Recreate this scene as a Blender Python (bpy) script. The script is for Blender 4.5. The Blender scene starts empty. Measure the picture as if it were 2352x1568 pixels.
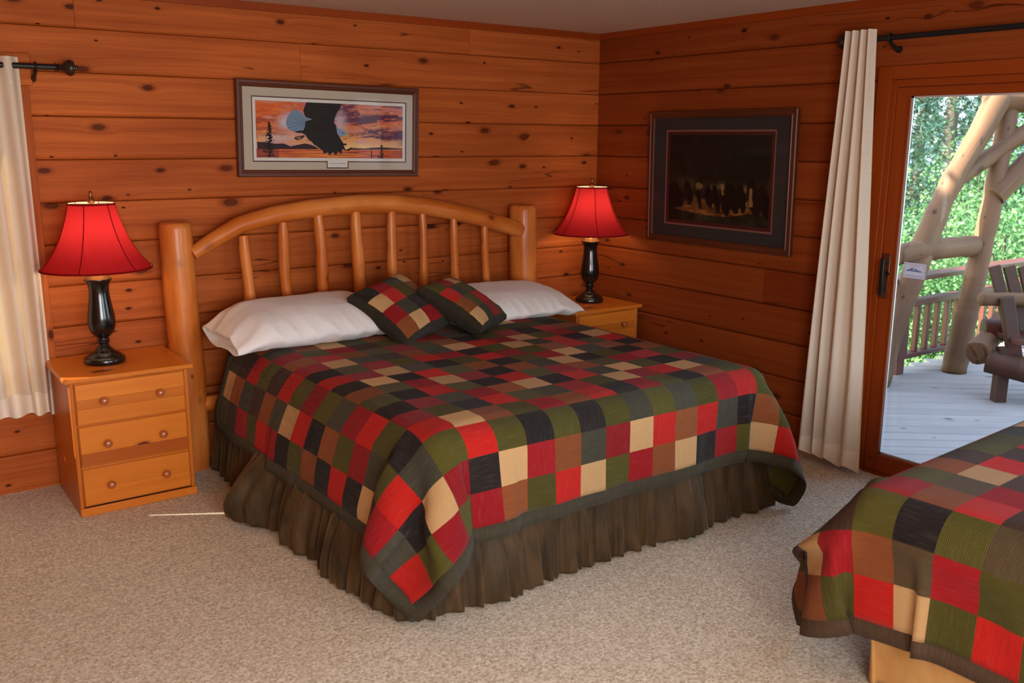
import bpy, math, random
import numpy as np
from mathutils import Vector, Matrix, noise as mnoise

random.seed(7)
rng = np.random.default_rng(7)
scene = bpy.context.scene
COL = scene.collection
PI = math.pi


def lin(c):
    return tuple(((x / 255) / 12.92 if x / 255 <= .04045 else ((x / 255 + .055) / 1.055) ** 2.4) for x in c)


# ------------------------------------------------------------------ geometry
class G:
    """collects vertices and faces of ONE mesh, with uv, a tint per face and a colour per face"""

    def __init__(s):
        s.v = []; s.f = []; s.uv = []; s.t = []; s.c = []; s.m = []

    def add(s, verts, faces, uvs=None, tint=0.0, col=None, mat=0):
        o = len(s.v)
        s.v.extend([tuple(map(float, p)) for p in verts])
        for k, f in enumerate(faces):
            s.f.append([i + o for i in f])
            if uvs is None:
                s.uv.append([(verts[i][0], verts[i][1]) for i in f])
            else:
                s.uv.append(uvs[k])
            s.t.append(tint[k] if isinstance(tint, (list, tuple)) else tint)
            s.c.append((col[k] if isinstance(col, list) else col) or (1, 1, 1))
            s.m.append(mat)

    def box(s, a, b, grain=0, tint=0.0, off=None, col=None, mat=0):
        """axis box from corner a to corner b; u runs along the grain axis"""
        x0, y0, z0 = a; x1, y1, z1 = b
        v = [(x, y, z) for z in (z0, z1) for y in (y0, y1) for x in (x0, x1)]
        fs = [(0, 2, 3, 1), (4, 5, 7, 6), (0, 1, 5, 4), (2, 6, 7, 3), (0, 4, 6, 2), (1, 3, 7, 5)]
        nax = [2, 2, 1, 1, 0, 0]
        off = off or (random.uniform(0, 40), random.uniform(0, 40))
        uvs = []
        for f, n in zip(fs, nax):
            oth = [k for k in (0, 1, 2) if k != grain and k != n]
            if n == grain:
                p, q = [k for k in (0, 1, 2) if k != grain]
                uvs.append([(off[0] + v[i][p] * .3, off[1] + v[i][q]) for i in f])
            else:
                uvs.append([(off[0] + v[i][grain], off[1] + v[i][oth[0]] + n * .37) for i in f])
        s.add(v, fs, uvs, tint, col, mat)

    def prism(s, prof, axis, a, b, tint=0.0, off=None, closed=True, uvs_v=None):
        """profile (list of 2D points in the two other axes, in order) swept along axis from a to b"""
        off = off or (random.uniform(0, 40), random.uniform(0, 40))
        oth = [k for k in (0, 1, 2) if k != axis]
        v = []
        for t in (a, b):
            for p in prof:
                q = [0, 0, 0]; q[axis] = t; q[oth[0]] = p[0]; q[oth[1]] = p[1]
                v.append(tuple(q))
        n = len(prof); L = [0]
        for i in range(n):
            p, q = prof[i], prof[(i + 1) % n]
            L.append(L[-1] + math.hypot(p[0] - q[0], p[1] - q[1]))
        fs = []; uvs = []
        for i in range(n if closed else n - 1):
            j = (i + 1) % n
            fs.append((i, j, j + n, i + n))
            uvs.append([(off[0] + a, off[1] + L[i]), (off[0] + a, off[1] + L[i + 1]), (off[0] + b, off[1] + L[i + 1]), (off[0] + b, off[1] + L[i])])
        if closed:
            fs.append(tuple(range(n - 1, -1, -1))); uvs.append([(off[0] + prof[i][0] * .3, off[1] + prof[i][1]) for i in range(n - 1, -1, -1)])
            fs.append(tuple(range(n, 2 * n))); uvs.append([(off[0] + prof[i][0] * .3, off[1] + prof[i][1]) for i in range(n)])
        s.add(v, fs, uvs, tint)

    def lathe(s, prof, c=(0, 0, 0), seg=40, cap=False, col=None, tint=0.0, axis=2):
        v = []; fs = []; uvs = []
        L = 0; Ls = [0]
        for i in range(1, len(prof)):
            L += math.hypot(prof[i][0] - prof[i - 1][0], prof[i][1] - prof[i - 1][1]); Ls.append(L)
        for r, z in prof:
            for k in range(seg):
                a = 2 * PI * k / seg
                p = (r * math.cos(a), r * math.sin(a), z)
                if axis == 0: p = (p[2], p[0], p[1])
                elif axis == 1: p = (p[1], p[2], p[0])
                v.append((c[0] + p[0], c[1] + p[1], c[2] + p[2]))
        for i in range(len(prof) - 1):
            for k in range(seg):
                k2 = (k + 1) % seg
                fs.append((i * seg + k, i * seg + k2, (i + 1) * seg + k2, (i + 1) * seg + k))
                uvs.append([(Ls[i], k / seg * .4), (Ls[i], (k + 1) / seg * .4), (Ls[i + 1], (k + 1) / seg * .4), (Ls[i + 1], k / seg * .4)])
        if cap:
            fs.append(tuple(range(seg - 1, -1, -1))); uvs.append([(v[i][0], v[i][1]) for i in range(seg - 1, -1, -1)])
            o = (len(prof) - 1) * seg
            fs.append(tuple(range(o, o + seg))); uvs.append([(v[i][0], v[i][1]) for i in range(o, o + seg)])
        s.add(v, fs, uvs, tint, col)

    def tube(s, pts, rad, seg=16, cap=True, tint=0.0, wob=0.0, endround=0.0, col=None):
        """a log / rod along pts with a radius per point"""
        pts = [Vector(p) for p in pts]
        if not isinstance(rad, (list, tuple)): rad = [rad] * len(pts)
        rad = list(rad)
        if endround:
            p0 = pts[0] + (pts[0] - pts[1]).normalized() * endround * .5
            p1 = pts[-1] + (pts[-1] - pts[-2]).normalized() * endround * .5
            pts = [p0, pts[0] * .6 + p0 * .4] + pts + [pts[-1] * .6 + p1 * .4, p1]
            rad = [rad[0] * .82, rad[0] * .95] + rad + [rad[-1] * .95, rad[-1] * .82]
        n = len(pts); v = []; fs = []; uvs = []
        off = (random.uniform(0, 40), random.uniform(0, 40))
        T = [(pts[min(i + 1, n - 1)] - pts[max(i - 1, 0)]).normalized() for i in range(n)]
        ref = Vector((0, 0, 1)) if abs(T[0].z) < .9 else Vector((1, 0, 0))
        N = (ref - T[0] * ref.dot(T[0])).normalized()
        L = 0; Ls = []
        for i in range(n):
            if i: L += (pts[i] - pts[i - 1]).length
            Ls.append(L)
            N = (N - T[i] * N.dot(T[i])).normalized(); B = T[i].cross(N)
            for k in range(seg):
                a = 2 * PI * k / seg
                r = rad[i]
                d = N * math.cos(a) + B * math.sin(a)
                if wob: r *= 1 + wob * mnoise.noise((pts[i] * 4.0 + d * 1.3 + Vector((off[0], off[1], 0))))
                v.append(pts[i] + d * r)
        mr = sum(rad) / n
        for i in range(n - 1):
            for k in range(seg):
                k2 = (k + 1) % seg
                fs.append((i * seg + k, i * seg + k2, (i + 1) * seg + k2, (i + 1) * seg + k))
                w = 2 * PI * mr / seg
                uvs.append([(off[0] + Ls[i], off[1] + k * w), (off[0] + Ls[i], off[1] + (k + 1) * w), (off[0] + Ls[i + 1], off[1] + (k + 1) * w), (off[0] + Ls[i + 1], off[1] + k * w)])
        if cap:
            for o, rev in ((0, True), ((n - 1) * seg, False)):
                ids = list(range(o, o + seg))
                if rev: ids.reverse()
                fs.append(tuple(ids)); uvs.append([(off[0] + 9 + .05 * math.cos(2 * PI * k / seg), off[1] + .05 * math.sin(2 * PI * k / seg)) for k in range(seg)])
        s.add(v, fs, uvs, tint, col)

    def grid(s, P, U=None, V=None, tint=0.0, fc=None, flip=False, mask=None):
        """P: (m,n,3) array of points; U,V: (m,n) uv; fc: (m-1,n-1,3) face colours"""
        m, n = P.shape[:2]
        if U is None:
            V, U = np.mgrid[0:m, 0:n].astype(float)
        vs = P.reshape(-1, 3).tolist(); fs = []; uvs = []; cs = []
        for i in range(m - 1):
            for j in range(n - 1):
                if mask is not None and not mask[i, j]: continue
                q = [(i, j), (i, j + 1), (i + 1, j + 1), (i + 1, j)]
                if flip: q.reverse()
                fs.append([a * n + b for a, b in q])
                uvs.append([(U[a, b], V[a, b]) for a, b in q])
                if fc is not None: cs.append(tuple(fc[i, j]))
        s.add(vs, fs, uvs, tint, cs if fc is not None else None)

    def poly(s, pts, col=None, tint=0.0):
        s.add(pts, [tuple(range(len(pts)))], None, tint, col)


WL = {}


def link(o, parent, loc):
    COL.objects.link(o)
    if parent is not None:
        o.parent = parent; WL[o.name] = WL[parent.name]
    else:
        o.location = loc; WL[o.name] = Vector(loc)


def obj(name, g, mat, parent=None, smooth=True, angle=40, bevel=0, sub=0, loc=None, solid=0, vcol=None, mats=None):
    """links the collected shape as ONE mesh object (world coordinates in, local coordinates stored)"""
    me = bpy.data.meshes.new(name)
    v = np.array(g.v, dtype=float)
    if parent is not None: off = WL[parent.name]
    elif loc is not None: off = Vector(loc)
    else: off = Vector(((v[:, 0].min() + v[:, 0].max()) / 2, (v[:, 1].min() + v[:, 1].max()) / 2, v[:, 2].min()))
    v = v - np.array(off)
    me.from_pydata(v.tolist(), [], g.f)
    uvl = me.uv_layers.new(name='UVMap')
    flat = np.array([c for f in g.uv for p in f for c in p], dtype=np.float32)
    uvl.data.foreach_set('uv', flat)
    ta = me.attributes.new('tint', 'FLOAT', 'FACE'); ta.data.foreach_set('value', np.array(g.t, dtype=np.float32))
    if vcol is not None:
        ca = me.attributes.new('Col', 'FLOAT_COLOR', 'POINT')
        ca.data.foreach_set('color', np.concatenate([np.asarray(vcol, dtype=np.float32), np.ones((len(vcol), 1), np.float32)], 1).ravel())
    elif any(c != (1, 1, 1) for c in g.c):
        ca = me.attributes.new('Col', 'FLOAT_COLOR', 'FACE')
        ca.data.foreach_set('color', np.array([(*c, 1) for c in g.c], dtype=np.float32).ravel())
    for m in (mats or [mat]): me.materials.append(m)
    if mats: me.polygons.foreach_set('material_index', g.m)
    if smooth:
        me.shade_smooth(); me.set_sharp_from_angle(angle=math.radians(angle))
    me.update()
    o = bpy.data.objects.new(name, me)
    link(o, parent, off)
    if bevel:
        b = o.modifiers.new('bevel', 'BEVEL'); b.width = bevel; b.segments = 2; b.limit_method = 'ANGLE'; b.angle_limit = math.radians(40); b.harden_normals = False
    if solid:
        b = o.modifiers.new('solid', 'SOLIDIFY'); b.thickness = solid; b.offset = -1
    if sub:
        b = o.modifiers.new('sub', 'SUBSURF'); b.levels = sub; b.render_levels = sub
    return o


def tag(o, label=None, cat=None, group=None, kind=None):
    if label: o['label'] = label
    if cat: o['category'] = cat
    if group: o['group'] = group
    if kind: o['kind'] = kind
    return o


def thing(name, loc, label, cat, group=None):
    o = bpy.data.objects.new(name, None); o.empty_display_size = .1
    link(o, None, loc)
    return tag(o, label, cat, group)


def struct(name, g, mat, label=None, **k):
    return tag(obj(name, g, mat, **k), label, None, None, 'structure')


def copy_tree(o, parent=None):
    c = o.copy(); COL.objects.link(c)
    if parent is not None: c.parent = parent
    for ch in list(o.children): copy_tree(ch, c)
    return c


# ------------------------------------------------------------------ materials
class M:
    def __init__(s, name):
        s.mat = bpy.data.materials.new(name); s.mat.use_nodes = True
        s.nt = s.mat.node_tree; s.nt.nodes.clear()
        s.out = s.nt.nodes.new('ShaderNodeOutputMaterial')

    def n(s, t, ins=None, **props):
        nd = s.nt.nodes.new('ShaderNode' + t)
        for k, v in props.items(): setattr(nd, k, v)
        for k, v in (ins or {}).items(): s.set(nd, k, v)
        return nd

    def set(s, nd, k, v):
        sock = nd.inputs[k]
        if isinstance(v, bpy.types.NodeSocket): s.nt.links.new(v, sock)
        elif isinstance(v, bpy.types.Node): s.nt.links.new(v.outputs[0], sock)
        else:
            if isinstance(v, (tuple, list)) and len(v) == 3 and sock.type == 'RGBA': v = (*v, 1)
            sock.default_value = v

    def math(s, op, a, b=0.0, c=0.0, clamp=False):
        nd = s.nt.nodes.new('ShaderNodeMath'); nd.operation = op; nd.use_clamp = clamp
        for i, x in enumerate((a, b, c)): s.set(nd, i, x)
        return nd.outputs[0]

    def mix(s, fac, a, b, mode='MIX'):
        nd = s.nt.nodes.new('ShaderNodeMix'); nd.data_type = 'RGBA'; nd.blend_type = mode
        s.set(nd, 0, fac); s.set(nd, 6, a); s.set(nd, 7, b)
        return nd.outputs[2]

    def rng(s, x, a, b, c=0.0, d=1.0, smooth=False):
        nd = s.nt.nodes.new('ShaderNodeMapRange'); nd.interpolation_type = 'SMOOTHSTEP' if smooth else 'LINEAR'
        for k, v in zip((0, 1, 2, 3, 4), (x, a, b, c, d)): s.set(nd, k, v)
        return nd.outputs[0]

    def uv(s):
        nd = s.n('UVMap', uv_map='UVMap'); sp = s.n('SeparateXYZ', {0: nd.outputs[0]})
        return sp.outputs[0], sp.outputs[1]

    def comb(s, x, y, z=0.0):
        return s.n('CombineXYZ', {0: x, 1: y, 2: z}).outputs[0]

    def noise(s, vec, scale=1.0, detail=2.0, rough=.5, dist=0.0):
        nd = s.n('TexNoise', {'Vector': vec, 'Scale': scale, 'Detail': detail, 'Roughness': rough, 'Distortion': dist})
        return nd.outputs[0]

    def attr(s, name):
        return s.n('Attribute', attribute_name=name)

    def obco(s):
        return s.n('TexCoord').outputs['Object']

    def bump(s, h, strength=.3, dist=.01):
        return s.n('Bump', {'Height': h, 'Strength': strength, 'Distance': dist}).outputs[0]

    def pbsdf(s, **k):
        nd = s.n('BsdfPrincipled')
        for a, b in k.items(): s.set(nd, a.replace('_', ' '), b)
        s.nt.links.new(nd.outputs[0], s.out.inputs[0])
        return nd

    def surf(s, nd):
        s.nt.links.new(nd.outputs[0], s.out.inputs[0])


def wood(name, light, dark, knot, alt=None, ku=3.6, kv=7.0, kthr=.45, rough=.45, contrast=.8, spec=.4, coat=0.0, checks=0.0, wear=None, lines=150):
    m = M(name); u, v = m.uv()
    wob = m.noise(m.comb(m.math('MULTIPLY', u, 1.1), m.math('MULTIPLY', v, 5.0)), 1.3, 2)
    wz = m.math('SUBTRACT', wob, .5)
    kc = m.comb(m.math('MULTIPLY', u, ku), m.math('MULTIPLY', v, kv))
    vor = m.n('TexVoronoi', {'Vector': kc, 'Scale': 1.0, 'Randomness': .95}, voronoi_dimensions='2D')
    d = vor.outputs['Distance']; sp = m.n('SeparateColor', {0: vor.outputs['Color']})
    size = m.math('MULTIPLY_ADD', m.math('POWER', sp.outputs[0], 2.4), .125, .030)
    pres = m.math('GREATER_THAN', sp.outputs[1], kthr)
    dd = m.math('ADD', d, m.math('MULTIPLY', m.math('SUBTRACT', m.noise(m.comb(m.math('MULTIPLY', u, 40), m.math('MULTIPLY', v, 70)), 1.0, 2), .5), .03))
    core = m.math('MULTIPLY', m.rng(m.math('DIVIDE', dd, size), .75, 1.1, 1, 0, True), pres)
    ring = m.math('MULTIPLY', m.rng(m.math('DIVIDE', dd, size), 1.0, 2.0, 1, 0, True), pres)
    halo = m.math('MULTIPLY', m.math('POWER', 2.718, m.math('MULTIPLY', m.math('DIVIDE', d, size), -.55)), pres)
    gv = m.math('ADD', v, m.math('MULTIPLY_ADD', wz, .035, m.math('MULTIPLY', halo, .035)))
    fine = m.noise(m.comb(m.math('MULTIPLY', u, 2.2), m.math('MULTIPLY', gv, lines)), 1.0, 3, .6)
    band = m.noise(m.comb(m.math('MULTIPLY', u, .6), m.math('MULTIPLY', gv, 24)), 1.0, 2, .55)
    blot = m.noise(m.comb(m.math('MULTIPLY', u, 1.4), m.math('MULTIPLY', v, 3)), 1.0, 2)
    g = m.math('ADD', m.math('MULTIPLY', fine, .45), m.math('MULTIPLY', band, .55))
    fac = m.rng(g, .5 - .25 / contrast, .5 + .25 / contrast, 0, 1)
    c = m.mix(fac, dark, light)
    c = m.mix(m.rng(blot, .35, .7, 0, .35), c, tuple(x * .72 for x in dark))
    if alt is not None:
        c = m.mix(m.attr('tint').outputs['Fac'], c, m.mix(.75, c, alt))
    c = m.mix(m.math('MULTIPLY', ring, .55), c, tuple(.5 * (a + b) for a, b in zip(dark, knot)))
    kin = m.mix(m.rng(size, .05, .13, 0, .6), knot, m.mix(.5, tuple(dark), tuple(knot)))
    kring = m.math('SINE', m.math('MULTIPLY', dd, 420.0))
    kin = m.mix(m.math('MULTIPLY', m.rng(kring, .2, 1.0), .35), kin, tuple(x * .5 for x in knot))
    c = m.mix(m.math('MULTIPLY', core, .92), c, kin)
    hgt = m.math('MULTIPLY', fine, .35)
    if checks:
        ck = m.noise(m.comb(m.math('MULTIPLY', u, .7), m.math('MULTIPLY', gv, 11), 3.0), 1.0, 1)
        ck = m.math('MULTIPLY', m.rng(m.math('ABSOLUTE', m.math('SUBTRACT', ck, .5)), 0, .012, 1, 0), m.math('GREATER_THAN', m.noise(m.comb(m.math('MULTIPLY', u, .9), m.math('MULTIPLY', v, 4), 7.0)), .61))
        c = m.mix(m.math('MULTIPLY', ck, checks), c, tuple(x * .4 for x in knot)); hgt = m.math('SUBTRACT', hgt, ck)
    if wear: c = m.mix(m.rng(m.noise(m.comb(m.math('MULTIPLY', u, 2), m.math('MULTIPLY', v, 9), 5.0), 1, 3), .4, .65, 0, .8), c, wear)
    p = m.pbsdf(Base_Color=c, Roughness=m.rng(fine, 0, 1, rough - .07, rough + .1), Normal=m.bump(hgt, .25, .004))
    m.set(p, 'Specular IOR Level', spec)
    if coat: m.set(p, 'Coat Weight', coat); m.set(p, 'Coat Roughness', .18)
    return m.mat


def plain(name, col, rough=.5, metal=0.0, spec=.5, bumpsc=0, bumpst=.2, coat=0, sheen=0, vary=0.0):
    m = M(name); c = col; oc = m.obco()
    if vary: c = m.mix(m.math('MULTIPLY', m.noise(oc, 14, 4), vary), col, tuple(x * .4 for x in col))
    p = m.pbsdf(Base_Color=c, Roughness=rough, Metallic=metal)
    m.set(p, 'Specular IOR Level', spec)
    if bumpsc: m.set(p, 'Normal', m.bump(m.noise(oc, bumpsc, 3), bumpst, .01))
    if coat: m.set(p, 'Coat Weight', coat)
    if sheen: m.set(p, 'Sheen Weight', sheen); m.set(p, 'Sheen Roughness', .4)
    return m.mat


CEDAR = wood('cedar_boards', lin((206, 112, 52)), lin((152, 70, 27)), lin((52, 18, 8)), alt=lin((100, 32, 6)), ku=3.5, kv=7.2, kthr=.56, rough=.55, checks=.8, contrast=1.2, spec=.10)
HONEY = wood('peeled_log', lin((212, 120, 46)), lin((178, 84, 25)), lin((100, 40, 14)), ku=5.5, kv=8.5, kthr=.5, rough=.34, coat=.15, contrast=.75, wear=lin((222, 138, 66)), spec=.25)
PINE = wood('lacquered_pine', lin((236, 146, 52)), lin((212, 112, 30)), lin((96, 30, 8)), alt=lin((140, 48, 10)), ku=1.6, kv=3.4, kthr=.72, rough=.36, coat=.12, contrast=.8, lines=110, spec=.25)
FIR = wood('door_fir', lin((158, 70, 18)), lin((130, 48, 8)), lin((80, 26, 6)), kthr=.97, rough=.4, coat=.08, contrast=.5, spec=.2)
DECKW = wood('weathered_deck', lin((172, 158, 150)), lin((132, 118, 112)), lin((80, 66, 60)), kthr=.75, rough=.6, contrast=.7, lines=120)
REDW = wood('stained_railing', lin((104, 52, 42)), lin((74, 34, 27)), lin((60, 28, 22)), kthr=.9, rough=.42, contrast=.6)
SILVER = wood('weathered_log', lin((128, 92, 66)), lin((86, 58, 40)), lin((62, 40, 28)), ku=3.0, kv=5.0, kthr=.5, rough=.6, contrast=.7, checks=.8, spec=.15)
DARKW = wood('dark_walnut_frame', lin((104, 50, 22)), lin((76, 34, 14)), lin((40, 18, 8)), kthr=.99, rough=.38, coat=.08, contrast=.6)
BENCHW = wood('brown_bench_board', lin((88, 58, 44)), lin((64, 40, 30)), lin((40, 22, 16)), kthr=.9, rough=.55, contrast=.6, spec=.2)
BLACK = plain('black_lacquer', (.006, .005, .005), .22, 0, .5, coat=.3)
IRON = plain('black_iron', (.012, .011, .011), .38, .3, .5)
OILB = plain('oil_rubbed_finial', (.03, .014, .009), .3, .2, .5)
BRASS = plain('antique_brass', lin((150, 96, 58)), .32, .85, .5, vary=.5)
KNOBW = plain('turned_knob', lin((176, 96, 52)), .22, 0, .5, coat=.5)
COTTON = None


def fabric_white():
    m = M('white_cotton'); oc = m.obco()
    h = m.noise(oc, 11, 3, .55, .6)
    p = m.pbsdf(Base_Color=m.mix(m.rng(m.noise(oc, 3, 2), .3, .7, 0, 1), lin((232, 226, 222)), lin((220, 212, 206))), Roughness=.75, Normal=m.bump(h, .25, .02))
    m.set(p, 'Sheen Weight', .15)
    return m.mat


COTTON = fabric_white()


def corduroy():
    """patchwork cloth: colour from the patch, wales from the uv"""
    m = M('patchwork_corduroy'); u, v = m.uv()
    col = m.attr('Col').outputs['Color']
    wob = m.noise(m.comb(m.math('MULTIPLY', u, 30), m.math('MULTIPLY', v, 9)), 1.0, 2)
    ph = m.math('MULTIPLY_ADD', u, 2 * PI / .0056, m.math('MULTIPLY', wob, 4.0))
    w = m.math('MULTIPLY_ADD', m.math('SINE', ph), .5, .5)
    worn = m.noise(m.comb(m.math('MULTIPLY', u, 160), m.math('MULTIPLY', v, 14)), 1.0, 2)
    c = m.mix(m.math('MULTIPLY', m.math('SUBTRACT', 1.0, w), .45), col, m.mix(1.0, col, (.3, .28, .26), 'MULTIPLY'))
    c = m.mix(m.rng(worn, .5, .8, 0, .14), c, m.mix(.4, col, (.45, .36, .27)))
    n1 = m.bump(w, .6, .0026)
    n2 = m.n('Bump', {'Height': m.noise(m.comb(m.math('MULTIPLY', u, 16), m.math('MULTIPLY', v, 16)), 1.0, 3), 'Strength': .35, 'Distance': .012, 'Normal': n1}).outputs[0]
    p = m.pbsdf(Base_Color=c, Roughness=.85, Normal=n2)
    m.set(p, 'Specular IOR Level', .15)
    m.set(p, 'Sheen Weight', .10); m.set(p, 'Sheen Roughness', .4); m.set(p, 'Sheen Tint', m.mix(.5, col, (1, 1, 1)))
    return m.mat


CORD = corduroy()


def velvet(name, a, b, sheen, tint):
    m = M(name); oc = m.obco()
    mp = m.n('Mapping', {'Vector': oc, 'Scale': (1, 1, .35)}).outputs[0]
    f = m.noise(mp, 9, 3, .6, 1.0)
    p = m.pbsdf(Base_Color=m.mix(m.rng(f, .3, .7), a, b), Roughness=.6, Normal=m.bump(m.noise(oc, 26, 3), .12, .02))
    m.set(p, 'Specular IOR Level', .2); m.set(p, 'Sheen Weight', sheen); m.set(p, 'Sheen Roughness', .35); m.set(p, 'Sheen Tint', tint)
    return m.mat


VELVET = velvet('olive_brown_velvet', lin((48, 38, 22)), lin((84, 62, 36)), .35, (.75, .5, .28, 1))
SUEDE = velvet('tan_suede', lin((206, 160, 100)), lin((192, 140, 80)), .15, (1, .8, .55, 1))


def carpet():
    m = M('beige_berber_carpet'); oc = m.obco()
    sp = m.noise(oc, 95, 3, .65)
    big = m.noise(oc, 2.2, 3)
    fl = m.noise(oc, 60, 2, .7, .5)
    c = m.mix(m.rng(sp, .34, .64), lin((166, 146, 118)), lin((228, 216, 192)))
    c = m.mix(m.math('MULTIPLY', m.math('GREATER_THAN', m.noise(oc, 140, 2, .6), .655), .6), c, lin((134, 86, 60)))
    c = m.mix(m.math('MULTIPLY', m.math('GREATER_THAN', fl, .62), .4), c, lin((250, 238, 220)))
    c = m.mix(m.rng(big, .3, .7, 0, .10), c, lin((178, 158, 130)))
    p = m.pbsdf(Base_Color=c, Roughness=.95, Normal=m.bump(m.math('ADD', sp, m.math('MULTIPLY', fl, .7)), .5, .006))
    m.set(p, 'Specular IOR Level', .05); m.set(p, 'Sheen Weight', .12)
    return m.mat


CARPET = carpet()


def ceilmat():
    m = M('popcorn_ceiling'); oc = m.obco()
    h = m.noise(oc, 120, 2, .6)
    p = m.pbsdf(Base_Color=m.mix(m.rng(h, .35, .7), lin((196, 172, 150)), lin((226, 204, 182))), Roughness=.95, Normal=m.bump(h, .8, .01))
    m.set(p, 'Specular IOR Level', .1)
    return m.mat


CEIL = ceilmat()


def curtainmat(name, base, glow, openw):
    """woven cream curtain with a lining; lets part of the light through"""
    m = M(name); u, v = m.uv()
    hv = m.math('MULTIPLY_ADD', m.math('SINE', m.math('MULTIPLY', v, 2 * PI / .0085)), .5, .5)
    hu = m.math('MULTIPLY_ADD', m.math('SINE', m.math('MULTIPLY', u, 2 * PI / .007)), .5, .5)
    nz = m.noise(m.comb(m.math('MULTIPLY', u, 300), m.math('MULTIPLY', v, 300)), 1, 2)
    weave = m.math('MULTIPLY', m.rng(hv, .45, .75), m.math('MULTIPLY_ADD', hu, .5, .5))
    c = m.mix(m.math('MULTIPLY', nz, .25), base, tuple(x * .7 for x in base))
    nrm = m.bump(m.math('ADD', weave, nz), .10, .002)
    dif = m.n('BsdfDiffuse', {'Color': c, 'Normal': nrm})
    tr = m.n('BsdfTranslucent', {'Color': m.mix(weave, tuple(x * .55 for x in glow), glow)})
    mx = m.n('MixShader', {0: m.math('MULTIPLY_ADD', weave, openw, .16)})
    m.nt.links.new(dif.outputs[0], mx.inputs[1]); m.nt.links.new(tr.outputs[0], mx.inputs[2])
    m.surf(mx)
    return m.mat


CURT = curtainmat('cream_curtain', lin((244, 228, 206)), lin((232, 186, 112)), .32)
CURTHEM = plain('cream_curtain_hem', lin((240, 224, 204)), .9, bumpsc=300, bumpst=.2)


def glassmat(name='clear_glass', k=.8):
    m = M(name)
    t = m.n('BsdfTransparent', {0: (.94, .97, .96, 1)}); g = m.n('BsdfGlossy', {'Color': (1, 1, 1, 1), 'Roughness': .02})
    fr = m.n('Fresnel', {0: 1.45}); mx = m.n('MixShader', {0: m.math('MULTIPLY', fr, k)})
    m.nt.links.new(t.outputs[0], mx.inputs[1]); m.nt.links.new(g.outputs[0], mx.inputs[2]); m.surf(mx)
    return m.mat


GLASS = glassmat(); PICGLASS = glassmat('picture_glass', .28)


def shademat():
    """red silk shade with a white lining on its inner side"""
    m = M('red_silk_shade'); u, v = m.uv()
    streak = m.noise(m.comb(m.math('MULTIPLY', u, 6), m.math('MULTIPLY', v, 420)), 1, 3, .6)
    red = m.mix(m.rng(streak, .3, .7), lin((150, 20, 26)), lin((186, 34, 38)))
    red = m.mix(m.attr('tint').outputs['Fac'], red, lin((112, 18, 20)))
    bf = m.n('NewGeometry').outputs['Backfacing']
    col = m.mix(bf, red, (.85, .8, .72))
    dif = m.n('BsdfDiffuse', {'Color': col}); tr = m.n('BsdfTranslucent', {'Color': m.mix(m.attr('tint').outputs['Fac'], lin((238, 62, 70)), lin((170, 24, 28)))})
    mx = m.n('MixShader', {0: .18})
    m.nt.links.new(dif.outputs[0], mx.inputs[1]); m.nt.links.new(tr.outputs[0], mx.inputs[2]); m.surf(mx)
    return m.mat


SHADE = shademat()


def colmat(name, rough=.6, spec=.3, noisy=0.0, nsc=60):
    m = M(name); c = m.attr('Col').outputs['Color']
    if noisy: c = m.mix(m.math('MULTIPLY', m.noise(m.obco(), nsc, 4, .6), noisy), c, m.mix(1.0, c, (.25, .22, .2), 'MULTIPLY'))
    p = m.pbsdf(Base_Color=c, Roughness=rough); m.set(p, 'Specular IOR Level', spec)
    return m.mat


PRINT = colmat('printed_paper', .5, .3)
PAINTING = colmat('painted_paper', .5, .3, .5, 90)


def leafmat(name, a, b, trans=.35, rough=.5):
    m = M(name)
    r = m.n('NewGeometry').outputs['Random Per Island']
    c = m.mix(r, a, b)
    dif = m.n('BsdfPrincipled', {'Base Color': c, 'Roughness': rough}); tr = m.n('BsdfTranslucent', {'Color': m.mix(.4, c, (.26, .46, .12))})
    mx = m.n('MixShader', {0: trans})
    m.nt.links.new(dif.outputs[0], mx.inputs[1]); m.nt.links.new(tr.outputs[0], mx.inputs[2]); m.surf(mx)
    return m.mat


NEEDLE = leafmat('pine_needles', lin((28, 58, 54)), lin((58, 96, 86)), .2)
LEAF = leafmat('birch_leaves', lin((54, 94, 56)), lin((98, 136, 82)), .3)
BARK = plain('bark', lin((96, 82, 72)), .9, bumpsc=12, bumpst=.6, vary=.6)


def grassmat():
    m = M('lawn_grass'); oc = m.obco()
    c = m.mix(m.noise(oc, 1.2, 4), lin((112, 158, 74)), lin((150, 190, 100)))
    c = m.mix(m.rng(m.noise(oc, 40, 2), .4, .7, 0, .5), c, lin((86, 124, 56)))
    m.pbsdf(Base_Color=c, Roughness=.9, Normal=m.bump(m.noise(oc, 60, 2), .8, .05))
    return m.mat


GRASS = grassmat()
QI = 1200
SUN, P1, P2, SKY, EXPO = 34.0, 118.0, 24.0, 1.05, 0.0

# ------------------------------------------------------------------ the room
ZC = 2.4318
CZ = [ZC] + [2.241 - .205 * k for k in range(11)] + [-.01]     # board edges, top to bottom
X0, Y0 = -5.75, -5.75


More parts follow.
